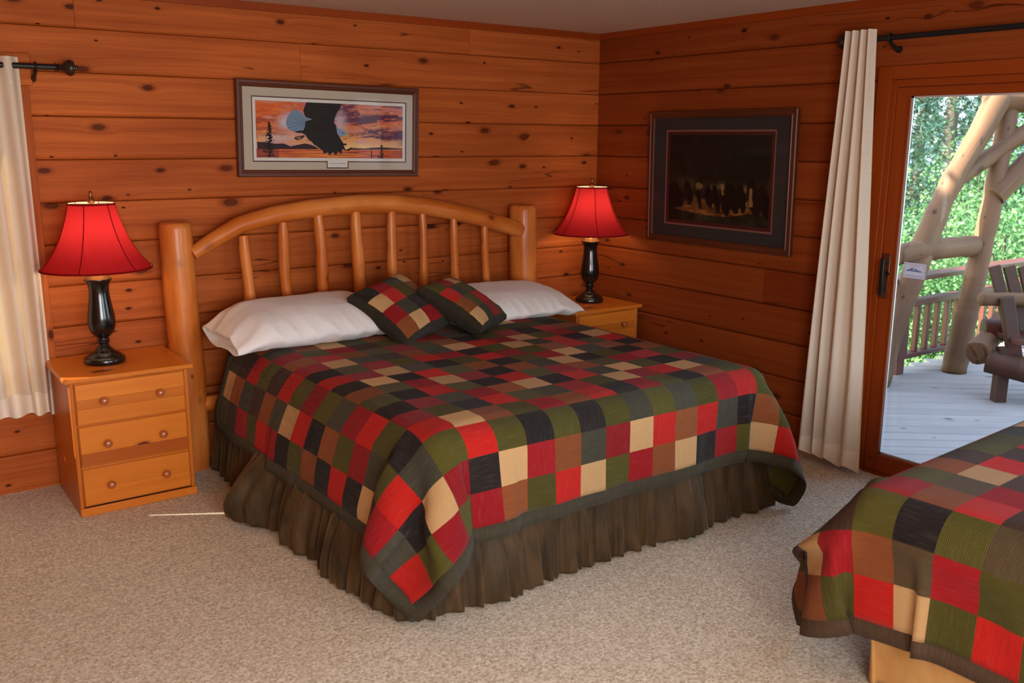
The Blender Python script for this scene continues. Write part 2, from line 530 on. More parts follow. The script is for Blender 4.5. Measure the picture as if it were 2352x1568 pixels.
def board_wall(g, axis, face, sign, a, b, joints, holes, dark=0.0):
    """horizontal boards; axis 0: wall along x with its face at y=face, axis 1: along y with its face at x=face.
    sign: +1 when the room lies on the negative side of the face"""
    for k in range(len(CZ) - 1):
        zt, zb = CZ[k], CZ[k + 1]
        spans = [(a, b)]
        for (h0, h1, hz0, hz1) in holes:
            if zb + .03 < hz1 and zt - .03 > hz0:
                ns = []
                for p, q in spans:
                    if h0 > p and h1 < q: ns += [(p, h0), (h1, q)]
                    elif h0 <= p < h1 < q: ns.append((h1, q))
                    elif p < h0 < q <= h1: ns.append((p, h0))
                    elif not (h0 <= p and q <= h1): ns.append((p, q))
                spans = ns
        cut = joints.get(k, [])
        out = []
        for p, q in spans:
            cs = [p] + sorted(c for c in cut if p < c < q) + [q]
            out += list(zip(cs[:-1], cs[1:]))
        for p, q in out:
            d = sign
            pf = [(face + d * .14, zb), (face + d * .011, zb + .0005), (face + d * .009, zb + .002), (face + d * .0015, zb + .0105), (face, zb + .02),
                  (face, zt - .012), (face + d * .0015, zt - .005), (face + d * .008, zt - .0015), (face + d * .14, zt - .0005)]
            if sign < 0: pf = pf[::-1]
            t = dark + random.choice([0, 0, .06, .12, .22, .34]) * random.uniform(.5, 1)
            g.prism(pf, axis, p + .0008, q - .0008, tint=t)


g = G(); board_wall(g, 0, 0.0, 1, X0 - .14, 0.14, {0: [-1.056, -3.3], 1: [-2.165], 3: [-4.9], 5: [-1.4], 8: [-2.0]}, [(-4.95, -3.75, .601, 2.036)])
struct('wall_back', g, CEDAR, 'knotty cedar board wall behind the headboard', smooth=False)
g = G(); board_wall(g, 1, 0.0, 1, Y0, -0.001, {0: [-.696, -3.6], 2: [-3.1], 4: [-1.0], 7: [-1.5]}, [(-4.10, -2.2, -.1, 2.036)], dark=.78)  # boards tinted darker to put this wall's dim light into their colour
struct('wall_right', g, CEDAR, 'knotty cedar board wall beside the sliding door, dim light tinted in', smooth=False)
g = G(); board_wall(g, 1, X0, -1, Y0, 0, {}, [])
struct('wall_left', g, CEDAR, smooth=False)
g = G(); board_wall(g, 0, Y0, -1, X0, 0.14, {}, [(-4.9, -3.0, .806, 2.036), (-2.3, -.7, .806, 2.036)])
struct('wall_rear', g, CEDAR, smooth=False)
g = G(); g.box((X0 - .14, Y0 - .14, -.12), (0.0, 0.0, 0)); struct('floor', g, CARPET, 'beige speckled berber carpet', smooth=False)
g = G(); g.box((X0 - .14, Y0 - .14, ZC), (.14, .14, ZC + .12)); struct('ceiling', g, CEIL, 'beige textured ceiling', smooth=False)
g = G(); g.box((X0, -.018, 2.391), (-.018, -.0005, ZC - .0005)); struct('trim_1', g, FIR, 'dark wooden strip under the ceiling on the headboard wall', smooth=False)
g = G(); g.box((-.018, Y0, 2.391), (-.0005, 0, ZC - .0005), grain=1); struct('trim_2', g, FIR, 'dark wooden strip under the ceiling on the door wall', smooth=False)

# window behind the left curtain
wx0, wx1, wz0, wz1 = -4.95, -3.75, .601, 2.036
g = G()
for x in (wx0, wx1 - .05): g.box((x, .02, wz0), (x + .05, .10, wz1), grain=2)
g.box((wx0 + .05, .02, wz0), (wx1 - .05, .10, wz0 + .05)); g.box((wx0 + .05, .02, wz1 - .05), (wx1 - .05, .10, wz1))
W1 = struct('window_1', g, FIR, 'window behind the cream curtain', loc=(-4.28, .05, .6))
g = G(); g.box((wx0 + .05, .058, wz0 + .05), (wx1 - .05, .064, wz1 - .05)); obj('window_pane', g, GLASS, W1)
g = G(); g.box((wx1 - .001, -.020, .52), (-3.529, -.0005, 1.966), grain=2, tint=.1); g.box((wx0 - .09, -.020, .52), (wx0 + .001, -.0005, 1.966), grain=2)
obj('side_casing', g, CEDAR, W1, bevel=.003)
g = G(); g.box((wx0 - .12, -.026, 1.966), (-3.510, -.0005, 2.112), tint=.0); obj('head_casing', g, CEDAR, W1, bevel=.008)
g = G(); g.box((wx0 - .12, -.05, .495), (-3.515, -.0005, .525), tint=.1); obj('sill', g, CEDAR, W1, bevel=.004)

# unseen window frames added behind the camera around the fill lights
for k, (a, b) in enumerate(((-4.9, -3.0), (-2.3, -.7))):
    g = G(); z0, z1 = .806, 2.036; y = Y0 - .09
    for x in (a, (a + b) / 2 - .025, b - .05): g.box((x, y, z0), (x + .05, y + .07, z1), grain=2)
    g.box((a, y, z0), (b, y + .07, z0 + .05)); g.box((a, y, z1 - .05), (b, y + .07, z1))
    w = struct('window_%d' % (k + 2), g, FIR)

# sliding door
g = G()
g.box((-.018, -2.212, 0.0), (-.0005, -2.140, 2.100), grain=2); g.box((-.018, -4.16, 2.036), (-.0005, -2.212, 2.100), grain=1); g.box((-.018, -4.16, 0), (-.0005, -4.09, 2.036), grain=2)
g.box((.0, -2.235, 0), (.13, -2.2005, 2.036), grain=2); g.box((.0, -4.0995, 0), (.13, -4.065, 2.036), grain=2)
g.box((.0, -4.065, 2.0), (.13, -2.235, 2.036), grain=1); g.box((-.004, -4.065, -.02), (.13, -2.235, .012), grain=1)
D1 = struct('door_1', g, FIR, 'wooden frame of the sliding patio door', bevel=.002, loc=(.05, -3.1, 0))
g = G()
for (y0, y1, dx) in ((-2.305, -2.236, 0.0), (-3.22, -3.14, 0.0), (-3.22, -3.14, .052), (-4.064, -3.99, .052)):
    g.box((.012 + dx, y0, .013), (.055 + dx, y1, 1.999), grain=2)
for (y0, y1, dx) in ((-3.14, -2.305, 0.0), (-3.99, -3.22, .052)):
    g.box((.012 + dx, y0, .013), (.055 + dx, y1, .112), grain=1); g.box((.012 + dx, y0, 1.955), (.055 + dx, y1, 1.999), grain=1)
    # glazing bead
    g.box((.008 + dx, y1 - .012, .112), (.012 + dx, y1, 1.955), grain=2)
obj('sash', g, FIR, D1, bevel=.003)
g = G()
for (y0, y1, dx) in ((-3.14, -2.305, 0.0), (-3.99, -3.22, .052)):
    g.box((.030 + dx, y0, .112), (.037 + dx, y0 + .012, 1.955)); g.box((.030 + dx, y1 - .012, .112), (.037 + dx, y1, 1.955))
    g.box((.030 + dx, y0, .112), (.037 + dx, y1, .122)); g.box((.030 + dx, y0, 1.947), (.037 + dx, y1, 1.955))
obj('glazing_spacer', g, plain('aluminium_spacer', (.75, .76, .78), .35, .6), D1, smooth=False)
g = G(); g.box((.040, -3.139, .113), (.046, -2.306, 1.954)); g.box((.092, -3.989, .113), (.098, -3.221, 1.954)); obj('glass_pane', g, GLASS, D1, smooth=False)
g = G(); g.box((-.001, -2.290, .945), (.0115, -2.246, 1.175), grain=2); hp = obj('handle_plate', g, DARKW, D1, bevel=.004)
g = G(); g.box((-.036, -2.279, .965), (-.020, -2.258, 1.155)); g.box((-.022, -2.276, .985), (.0, -2.262, 1.005)); g.box((-.022, -2.276, 1.115), (.0, -2.262, 1.135))
hb = obj('handle', g, IRON, D1, bevel=.003); hb['label'] = 'black pull handle'
g = G(); g.prism([(-2.296, 1.075), (-2.281, 1.06), (-2.281, 1.09)], 0, -.012, -.002); obj('thumb_latch', g, IRON, D1, smooth=False)
# small paper sign on the glass: border, mountain mark, illegible small lines
g = G(); sy, sz, sw, sh = -2.345, 1.063, .118, .077
sx = .0385
def sq(x, a, b, c, d, col): g.add([(x, sy - a, sz + b), (x, sy - c, sz + b), (x, sy - c, sz + d), (x, sy - a, sz + d)], [(0, 1, 2, 3)], None, 0, col)
ink = lin((104, 124, 176))
sq(sx, 0, 0, sw, sh, lin((206, 216, 240)))
for (a, b, c, d) in ((.006, .006, sw - .006, .0075), (.006, sh - .0075, sw - .006, sh - .006), (.006, .006, .0072, sh - .006), (sw - .0072, .006, sw - .006, sh - .006)): sq(sx - .0003, a, b, c, d, ink)
g.add([(sx - .0004, sy - a, sz + b) for a, b in ((.012, .034), (.024, .043), (.033, .042), (.036, .051), (.041, .049), (.045, .052), (.054, .050), (.060, .051), (.084, .041), (.094, .040), (.106, .032), (.092, .034), (.082, .032), (.070, .034), (.056, .033), (.044, .035), (.030, .033))], [tuple(range(17))], None, 0, ink)
g.add([(sx - .0006, sy - a, sz + b) for a, b in ((.050, .044), (.057, .048), (.066, .044), (.058, .041))], [(0, 1, 2, 3)], None, 0, lin((206, 216, 240)))
for k in range(7): sq(sx - .0004, .036 + k * .0072, .060, .0415 + k * .0072, .063, lin((206, 120, 120)))
for k in range(12): sq(sx - .0004, .016 + k * .0075, .0115, .021 + k * .0075, .0145, ink)
st = obj('paper_sign', g, PRINT, D1, smooth=False); st['label'] = 'small pale paper sign with a mountain mark stuck on the glass'


# ------------------------------------------------------------------ curtains and rods
def curtain(name, label, axis, top, bot, z0, z1, nf, amp, wall, ph, group=None, hem=.12, seedk=0, slit=None):
    """pleated sheet; top / bot = (start, end) along the wall; wall = distance of its mid plane"""
    n, mrows = nf * 16 + 1, 46
    P = np.zeros((mrows, n, 3)); U = np.zeros((mrows, n)); V = np.zeros((mrows, n))
    s = np.linspace(0, 1, n)
    for i in range(mrows):
        t = i / (mrows - 1)
        tt = t ** 1.15
        a = top[0] * (1 - tt) + bot[0] * tt; b = top[1] * (1 - tt) + bot[1] * tt
        if slit and slit[0] < z1 + (z0 - z1) * t < slit[1]: b -= slit[2]
        sw = s + .035 * np.sin(2 * PI * (s * 1.3 + t * .25 + seedk)) * (.4 + t)
        along = a + (b - a) * (sw - sw[0]) / (sw[-1] - sw[0])
        A = amp * (.85 + .35 * t)
        w = np.sin(2 * PI * nf * s + ph + .5 * np.sin(3 * t + 4 * s + seedk))
        w = np.sign(w) * np.abs(w) ** .8
        dep = wall + A * w + .010 * np.sin(7 * s * PI + 4.2 * t + seedk) * t
        z = z1 + (z0 - z1) * t - (.018 * w * (t > .97)) - .012 * np.sin(5 * s + 1) * (t > .9) * (t - .9) * 10
        if axis == 0: P[i, :, 0] = along; P[i, :, 1] = dep
        else: P[i, :, 1] = along; P[i, :, 0] = dep
        P[i, :, 2] = z
        U[i] = s * (abs(bot[1] - bot[0]) * 2.0 + .2); V[i] = z
    root = thing(name, (float(P[-1, :, 0].mean()), float(P[-1, :, 1].mean()), float(P[-1, :, 2].min())), label, 'curtain', group)
    k = int(mrows * (1 - hem / (z1 - z0)))
    g = G(); g.grid(P[:k + 1], U[:k + 1], V[:k + 1]); obj('panel', g, CURT, root, angle=180, sub=1)
    g = G(); g.grid(P[k:], U[k:], V[k:]); obj('hem', g, CURTHEM, root, angle=180, sub=1)
    return root


def rod(name, label, axis, a, b, wall, z, fin_at, brackets):
    r = .0135
    root = thing(name, ((a + b) / 2, wall, z) if axis == 0 else (wall, (a + b) / 2, z), label, 'curtain rod')
    def P(t, d, zz): return (t, d, zz) if axis == 0 else (d, t, zz)
    g = G(); g.tube([P(a, wall, z), P(b, wall, z)], r, 20); obj('pole', g, IRON, root)
    sgn = 1 if fin_at == b else -1
    prof = [(0, -.001), (.017, 0), (.020, .004), (.017, .008), (.013, .011), (.019, .015), (.013, .019), (.015, .024), (.012, .028), (.020, .036), (.031, .048), (.037, .06), (.038, .068), (.033, .074), (.034, .078), (.022, .084), (.012, .088), (.013, .094), (.010, .099), (0, .101)]
    c = P(fin_at, wall, z)
    g = G(); g.lathe([(p, q * sgn) for p, q in prof], c, 28, axis=axis if axis == 0 else 1); obj('finial', g, OILB, root)
    for t in brackets:
        g = G()
        ring = [P(t, wall + .018 * math.cos(k * PI / 10), z + .018 * math.sin(k * PI / 10)) for k in range(21)]
        g.tube(ring, .005, 8)
        g.tube([P(t, wall, z - .018), P(t, wall * .6, z - .036), P(t, wall * .25, z - .05), P(t, 0.0, z - .05)], [.008, .009, .012, .018], 12)
        obj('bracket', g, IRON, root)
    return root


rod('curtain_rod', 'black curtain rod with ribbed finial over the left window', 0, -5.1, -3.425, -.1, 2.049, -3.425, [-3.507, -4.9])
rod('curtain_rod', 'long black curtain rod with ball finial above the sliding door', 1, -4.3, -2.04, -.086, 2.229, -2.04, [-2.235, -4.1])
curtain('window_curtain', 'cream woven curtain glowing in front of the left window beside the nightstand', 0, (-4.205, -3.572), (-4.207, -3.567), .40, 2.088, 7, .028, -.1, 2.2)
curtain('window_curtain', 'cream curtain panel closing the left window outside the picture', 0, (-5.05, -4.19), (-5.05, -4.19), .40, 2.088, 7, .028, -.106, .4, slit=(.98, 1.70, .108))  # unseen panel added; its slit lets a streak of sun through
curtain('door_curtain', 'cream full length curtain gathered at the edge of the sliding door', 1, (-2.178, -2.018), (-2.300, -1.900), .045, 2.272, 4, .028, -.132, .6, seedk=.4)

# unseen roof of the house, its eaves shaped to shade the deck
for k, sg in ((0, 1), (1, -1)):
    g = G(); xr = (X0 - .14) / 2; xe = .45 if sg > 0 else X0 - .59
    ze, zr = 2.62, 2.62 + .5 * abs(xe - xr)
    v = []
    for y in (Y0 - .6, .50):
        v += [(xe, y, ze), (xr, y, zr), (xr, y, zr + .14), (xe, y, ze + .14)]
    g.add(v, [(0, 1, 5, 4), (1, 2, 6, 5), (2, 3, 7, 6), (3, 0, 4, 7), (3, 2, 1, 0), (4, 5, 6, 7)]); struct('roof', g, DARKW, smooth=False)
g = G(); g.add([(X0 - .14, .02, ZC + .13), (.14, .02, ZC + .13), (.14, .02, 2.90), (xr, .02, 4.1), (X0 - .14, .02, 2.90)] + [(X0 - .14, .12, ZC + .13), (.14, .12, ZC + .13), (.14, .12, 2.90), (xr, .12, 4.1), (X0 - .14, .12, 2.90)], [(0, 1, 2, 3, 4), (9, 8, 7, 6, 5), (0, 5, 6, 1), (1, 6, 7, 2), (2, 7, 8, 3), (3, 8, 9, 4), (4, 9, 5, 0)]); struct('gable', g, CEDAR, smooth=False)
# ------------------------------------------------------------------ nightstands and lamps
def nightstand(loc, label):
    """origin: floor, middle of the back; x in -.27...265"""
    r = thing('nightstand', loc, label, 'nightstand', 'pine nightstands beside the bed')
    ox, oy, oz = loc
    def bx(g, a, b, **k): g.box((ox + a[0], oy + a[1], a[2]), (ox + b[0], oy + b[1], b[2]), **k)
    x0, x1, f, bk = -.266, .266, -.485, 0.0
    g = G()
    bx(g, (x0, f, 0), (x0 + .018, bk, .642), grain=2, tint=.55); bx(g, (x1 - .018, f, 0), (x1, bk, .642), grain=2, tint=.45)
    bx(g, (x0 + .018, bk - .01, .02), (x1 - .018, bk, .642), grain=2, tint=.4)
    for z in (.226, .431, .632): bx(g, (x0 + .018, f + .002, z), (x1 - .018, bk - .01, z + .010), tint=.35)
    obj('body', g, PINE, r, bevel=.003)
    g = G(); bx(g, (x0 - .024, f - .022, .642), (x1 + .024, bk, .665), tint=.28); obj('top', g, PINE, r, bevel=.006)
    g = G(); bx(g, (x0 - .002, f - .014, 0), (x1 + .006, f + .0, .040), tint=.22); obj('plinth', g, PINE, r, bevel=.004)
    strips = {0: [(.456, .505, .05), (.505, .545, .5), (.545, .628, .02)], 1: [(.244, .300, .85), (.300, .428, 0.0)], 2: [(.050, .125, .06), (.125, .223, .12)]}
    strips[0] = [(.442, .512, .1), (.512, .556, .42), (.556, .630, .02)]
    for k in range(3):
        g = G()
        zb, zt = strips[k][0][0], strips[k][-1][1]
        for (a, b, t) in strips[k]: bx(g, (x0 + .024, f - .004, a), (x1 - .024, f + .02, b), tint=t)
        # moulded edge
        bx(g, (x0 + .020, f - .001, zb - .006), (x1 - .020, f + .02, zb - .0004), tint=.5); bx(g, (x0 + .020, f - .001, zt + .0004), (x1 - .020, f + .02, zt + .005), tint=.4)
        bx(g, (x0 + .019, f - .001, zb), (x0 + .0236, f + .02, zt), grain=2, tint=.6); bx(g, (x1 - .0236, f - .001, zb), (x1 - .019, f + .02, zt), grain=2, tint=.5)
        d = obj('drawer', g, PINE, r, bevel=.0015)
        for kx in (-.126, .126):
            g = G(); c = (ox + kx, oy + f - .004, (.546, .340, .137)[k])
            g.lathe([(.009, 0), (.008, -.008), (.013, -.014), (.018, -.021), (.019, -.027), (.016, -.033), (.009, -.037), (0, -.038)], c, 24, axis=1); obj('knob', g, KNOBW, d)
    return r


N1 = nightstand((-3.304, -.03, 0), 'pine three drawer nightstand under the window curtain left of the bed')
N2 = copy_tree(N1); N2.location = (-.320, -.03, 0); N2['label'] = 'pine nightstand in the room corner half hidden behind the bed'


def lamp(loc, label):
    r = thing('table_lamp', loc, label, 'lamp', 'black table lamps with red shades')
    ox, oy, oz = loc; c = loc
    g = G(); g.lathe([(0, 0), (.091, 0), (.094, .004), (.094, .024), (.090, .029), (.082, .031), (.080, .037), (.070, .043), (.067, .048), (.052, .056), (.038, .066), (.030, .077), (.024, .086), (.022, .092), (.027, .096), (.030, .101), (.027, .107), (.030, .112), (.026, .118),
                      (.027, .124), (.040, .134), (.052, .150), (.060, .172), (.0632, .197), (.0615, .225), (.056, .262), (.050, .300), (.0455, .340), (.0455, .362), (.050, .384), (.058, .398), (.063, .404), (.062, .408), (.055, .409)], c, 56)
    obj('base', g, BLACK, r, angle=60)
    g = G(); g.lathe([(.0605, .408), (.058, .413), (.048, .420), (.044, .428), (.040, .430), (.032, .436), (.026, .444), (.028, .448), (.025, .452), (.026, .457), (.019, .462), (.018, .470), (.011, .473), (.011, .52), (0, .52)], c, 40); obj('brass_cap', g, BRASS, r)
    g = G(); g.lathe([(0, .52), (.013, .522), (.013, .57), (.022, .60), (.031, .63), (.031, .652), (.023, .672), (.010, .684), (0, .686)], c, 24)
    b = obj('light_bulb', g, None, r, mats=[BULB])
    g = G()
    for a in (0, PI):
        g.tube([(ox + .014 * math.cos(a), oy + .014 * math.sin(a), oz + .50), (ox + .05 * math.cos(a), oy + .05 * math.sin(a), oz + .55), (ox + .052 * math.cos(a), oy + .052 * math.sin(a), oz + .68), (ox + .02 * math.cos(a), oy + .02 * math.sin(a), oz + .757), (ox, oy, oz + .760)], .0022, 8)
    for k in range(3):
        a = k * 2 * PI / 3 + .4
        g.tube([(ox, oy, oz + .760), (ox + .098 * math.cos(a), oy + .098 * math.sin(a), oz + .760)], .0018, 8)
    obj('harp', g, BRASS, r)
    prof = [(.248, .458), (.232, .476), (.212, .500), (.194, .524), (.178, .550), (.164, .577), (.150, .606), (.138, .636), (.127, .668), (.117, .700), (.1085, .732), (.102, .766)]
    N = 96; m = len(prof)
    P = np.zeros((m, N + 1, 3)); U = np.zeros((m, N + 1)); V = np.zeros((m, N + 1))
    for i, (rr, z) in enumerate(prof):
        for k in range(N + 1):
            a = 2 * PI * k / N
            seg = (k % 16) / 16
            q = rr * (1 - .018 * math.sin(PI * seg))
            P[i, k] = (ox + q * math.cos(a), oy + q * math.sin(a), oz + z); U[i, k] = z + .35 * a; V[i, k] = a * .16 + z * .25
    g = G(); g.grid(P, U, V); sh = obj('lamp_shade', g, SHADE, r, angle=180); sh['label'] = 'red silk bell shade'
    g = G()
    for k in range(0, N, 16):
        a = 2 * PI * k / N
        g.tube([(ox + (rr + .0008) * math.cos(a), oy + (rr + .0008) * math.sin(a), oz + z) for rr, z in prof], .0020, 6, tint=1.0)
    obj('seam_tape', g, SHADE, sh)
    for (rr, z, w) in ((.248, .459, .004), (.1025, .762, .004)):
        g = G(); g.lathe([(rr - .001, z - w), (rr + .002, z - w), (rr + .0022, z + w), (rr - .001, z + w)], c, 64, tint=1.0)
        obj('shade_trim', g, SHADE, sh)
    g = G(); g.lathe([(0, .762), (.014, .764), (.0165, .770), (.016, .778), (.012, .788), (.008, .797), (.0075, .803), (.009, .807), (.008, .815), (.005, .820), (0, .822)], c, 24); obj('finial', g, BRASS, r)
    return r


mb = M('lit_bulb'); mb.surf(mb.n('Emission', {0: (1, .74, .46, 1), 1: 34.0})); BULB = mb.mat
L1 = lamp((-3.354, -.262, .6655), 'lit black table lamp with red bell shade on the left nightstand')
L2 = copy_tree(L1); L2.location = (-.262, -.258, .6655); L2['label'] = 'lit black table lamp with red bell shade in the room corner'

# ------------------------------------------------------------------ log bed
BED = thing('log_bed_frame', (-1.82, -.15, 0), 'peeled pine log bed frame with arched spindle headboard', 'bed')
for (x, r0, r1, h) in ((-2.930, .080, .092, 1.312), (-.722, .088, .095, 1.322)):
    g = G(); zs = [0, .1, .3, .5, .7, .9, 1.1, h - .03, h - .012, h - .002, h]
    rr = [r1 + (r0 - r1) * (z / h) for z in zs]; rr[-3] -= .003; rr[-2] -= .010; rr[-1] -= .022
    pts = [(x + .006 * math.sin(z * 4), -.128 + .004 * math.cos(z * 5), z) for z in zs]
    g.tube(pts, rr, 28, wob=.05); p = obj('post', g, HONEY, BED, angle=50)
ax = [(-2.87, 1.150, .036), (-2.76, 1.215, .040), (-2.62, 1.285, .045), (-2.43, 1.328, .049), (-2.22, 1.354, .052), (-1.95, 1.369, .054), (-1.70, 1.364, .054), (-1.50, 1.343, .053), (-1.30, 1.306, .052), (-1.10, 1.258, .052), (-.92, 1.208, .052), (-.80, 1.172, .050), (-.778, 1.166, .044), (-.768, 1.163, .03)]
g = G(); g.tube([(x, -.165, z) for x, z, r in ax], [r for x, z, r in ax], 22, wob=.07); obj('arched_top_rail', g, HONEY, BED, angle=50)
sp = [(-2.597, -2.588, 1.232), (-2.386, -2.372, 1.292), (-2.178, -2.160, 1.330), (-1.946, -1.938, 1.338), (-1.722, -1.716, 1.330), (-1.512, -1.509, 1.308), (-1.287, -1.288, 1.262), (-1.062, -1.050, 1.206)]
for k, (xt, xb, zt) in enumerate(sp):
    n = 15; zs = np.linspace(.36, zt, n); r = (.030, .030, .031, .034, .030, .026, .026, .026)[k]
    kn = random.sample(range(3, n - 3), 2)
    pts = [(xb + (xt - xb) * (z - .9) / (zt - .9) + .005 * math.sin(z * 9 + k * 2), -.165 - .012 + .004 * math.sin(z * 7 + k), z) for z in zs]
    rad = [r * (1.0 + (.10 if i in kn else 0)) for i in range(n)]; rad[-1] *= .8
    g = G(); g.tube(pts, rad, 18, wob=.10); obj('spindle', g, HONEY, BED, angle=50)
g = G(); g.tube([(-2.90, -.15, .345), (-1.8, -.15, .350), (-.75, -.15, .345)], .042, 20, wob=.06); obj('bottom_rail', g, HONEY, BED)
for x in (-2.79, -.84):
    g = G(); g.box((x - .016, -2.18, .29), (x + .016, -.16, .365), grain=1); obj('side_rail', g, HONEY, BED, bevel=.006)
for x in (-2.70, -.94):
    g = G(); g.tube([(x, -2.1, 0), (x, -2.1, .29)], .05, 18); obj('foot_leg', g, HONEY, BED)


def cushion_box(x0, x1, y0, y1, z0, z1, r):
    """upholstered block with rounded edges"""
    g = G(); n = 5
    def ring(z, ins):
        pts = []
        R = max(r * 1.4 - ins, .005)
        for (cx, cy, a0) in ((x1 - ins - R, y1 - ins - R, 0), (x0 + ins + R, y1 - ins - R, 90), (x0 + ins + R, y0 + ins + R, 180), (x1 - ins - R, y0 + ins + R, 270)):
            for k in range(n + 1):
                a = math.radians(a0 + 90 * k / n); pts.append((cx + R * math.cos(a), cy + R * math.sin(a), z))
        return pts
    rings = [ring(z0 + r * (1 - math.cos(t)), r * (1 - math.sin(t))) for t in np.linspace(0, PI / 2, 5)] + [ring(z1 - r * (1 - math.sin(t)), r * (1 - math.cos(t))) for t in np.linspace(0, PI / 2, 5)]
    m = len(rings[0]); v = [p for q in rings for p in q]; fs = []
    for i in range(len(rings) - 1):
        for k in range(m): fs.append((i * m + k, i * m + (k + 1) % m, (i + 1) * m + (k + 1) % m, (i + 1) * m + k))
    fs.append(tuple(range(m - 1, -1, -1))); fs.append(tuple(range((len(rings) - 1) * m, len(rings) * m)))
    g.add(v, fs); return g


MX0, MX1, MY0, MY1, MZ = -2.752, -.860, -2.300, -.235, .703
tag(obj('box_spring', cushion_box(-2.70, -.90, -2.18, -.235, .30, .45, .02), COTTON), 'covered box spring inside the log bed', 'box spring')
tag(obj('mattress', cushion_box(MX0 + .02, MX1 - .02, MY0 + .02, MY1, .452, MZ - .012, .11), COTTON), 'white sheeted king mattress seen at the head end of the log bed', 'mattress')
# ------------------------------------------------------------------ cloth: a small position based drape
def drape(P, box, R, iters=420, sub=8, h=None, walls=None, pull=None, bend=.25, seed=1, init_push=None):
    """P (m,n,3) cloth falling over the rounded box (x0,x1,y0,y1,ztop) whose sides reach the floor"""
    m, n = P.shape[:2]
    P = P.copy(); V = np.zeros_like(P); S0 = P.copy(); e = R + .01
    pin = (P[..., 0] > box[0] + e) & (P[..., 0] < box[1] - e) & (P[..., 1] > box[2] + e) & (P[..., 1] < box[3] - e)
    rest_u = np.linalg.norm(P[:, 1:] - P[:, :-1], axis=2); rest_v = np.linalg.norm(P[1:] - P[:-1], axis=2)
    rest_d = np.linalg.norm(P[1:, 1:] - P[:-1, :-1], axis=2)
    x0, x1, y0, y1, zt = box
    dt = 1 / 200
    r = np.random.default_rng(seed)

    def fix(a, b, L, k):
        d = b - a; l = np.linalg.norm(d, axis=-1, keepdims=True) + 1e-9
        c = d * ((l - L[..., None]) / l) * (.5 * k)
        a += c; b -= c

    def bendfix(a, b, L, k):
        d = b - a; l = np.linalg.norm(d, axis=-1, keepdims=True) + 1e-9
        e = np.minimum(l - L[..., None], 0)
        c = d * (e / l) * (.5 * k)
        a += c; b -= c

    def collide(P, old):
        q = P.copy()
        cx = np.clip(q[..., 0], x0 + R, x1 - R); cy = np.clip(q[..., 1], y0 + R, y1 - R); cz = np.minimum(q[..., 2], zt - R)
        c = np.stack([cx, cy, cz], -1); d = q - c; l = np.linalg.norm(d, axis=-1)
        inside = l < R
        deep = l < 1e-6
        nrm = d / np.maximum(l, 1e-6)[..., None]
        nrm[deep] = (0, 0, 1)
        pen = (R - l)
        P[inside] += (nrm * pen[..., None])[inside]
        # friction
        top = inside & (nrm[..., 2] > .3)
        mv = P - old; P[top] -= (mv * .8)[top]
        P[inside & ~top] -= (mv * .35)[inside & ~top]
        P[..., 2] = np.maximum(P[..., 2], .018)
        if walls is not None: walls(P)

    for it in range(iters):
        V[..., 2] -= 9.8 * dt; V *= .985
        if it < 150: V += r.normal(0, .002, V.shape)
        if init_push is not None and it < 400: init_push(P, V, it)
        old = P.copy(); P += V * dt
        for s in range(sub):
            for o in (0, 1):
                fix(P[:, o:-1:2], P[:, o + 1::2], rest_u[:, o::2], 1.0)
                fix(P[o:-1:2], P[o + 1::2], rest_v[o::2], 1.0)
            for oi in (0, 1):
                fix(P[oi:-1:2, :-1], P[oi + 1::2, 1:], rest_d[oi::2], .35)
                fix(P[oi:-1:2, 1:], P[oi + 1::2, :-1], rest_d[oi::2], .35)
            if pull is not None and s == 0: pull(P, it)
            P[pin] = S0[pin]
            for st in (2, 4):
                for o in range(st):
                    A, B = P[:, o:-st:2 * st], P[:, o + st::2 * st]
                    k = min(A.shape[1], B.shape[1])
                    if k:
                        L = np.stack([rest_u[:, o + i * 2 * st:o + i * 2 * st + st].sum(1) for i in range(k)], 1)
                        bendfix(A[:, :k], B[:, :k], L, bend)
                    A, B = P[o:-st:2 * st], P[o + st::2 * st]
                    k = min(A.shape[0], B.shape[0])
                    if k:
                        L = np.stack([rest_v[o + i * 2 * st:o + i * 2 * st + st].sum(0) for i in range(k)], 0)
                        bendfix(A[:k], B[:k], L, bend)
        collide(P, old)
        P[pin] = S0[pin]
        V = (P - old) / dt
    return P



CAMQ = np.array(((0.80987644, -0.58656529, 0.00642795), (0.11979779, 0.17611315, 0.97705304), (0.57423744, 0.79052218, -0.21289912)))
CAMC = np.array((-4.33840456, -4.98348628, 1.73857887))


def sight_lines(T, rows, cols, theta=0.0, E=(0, 0, 0)):
    """measured seam corners of the real quilt as lines of sight the cloth corners settle on"""
    J, I, Dr = [], [], []
    for (i, j), (x, y) in T.items():
        d = np.array([(x - 1176) / 2136.77, (784 - y) / 2136.77, 1.0]) @ CAMQ
        J.append(1 + 4 * j); I.append(1 + 4 * i); Dr.append(d / np.linalg.norm(d))
    Dr = np.array(Dr); c, s = math.cos(-theta), math.sin(-theta); R = np.array(((c, -s, 0), (s, c, 0), (0, 0, 1)))
    Dr = Dr @ R.T; C0 = (CAMC - np.array(E)) @ R.T + np.array(E)
    J, I = np.array(J), np.array(I)
    n = 0

    def pull(P, it):
        k = .05 if it > 60 else .02
        p = P[J, I]; q = p - C0
        m = (C0 + Dr * (q * Dr).sum(1, keepdims=True)) - p
        for dj in (-2, -1, 0, 1, 2):
            for di in (-2, -1, 0, 1, 2):
                w = k * (1 - abs(dj) / 3) * (1 - abs(di) / 3)
                jj = np.clip(J + dj, 0, rows - 1); ii = np.clip(I + di, 0, cols - 1)
                P[jj, ii] += m * w * .35
    return pull


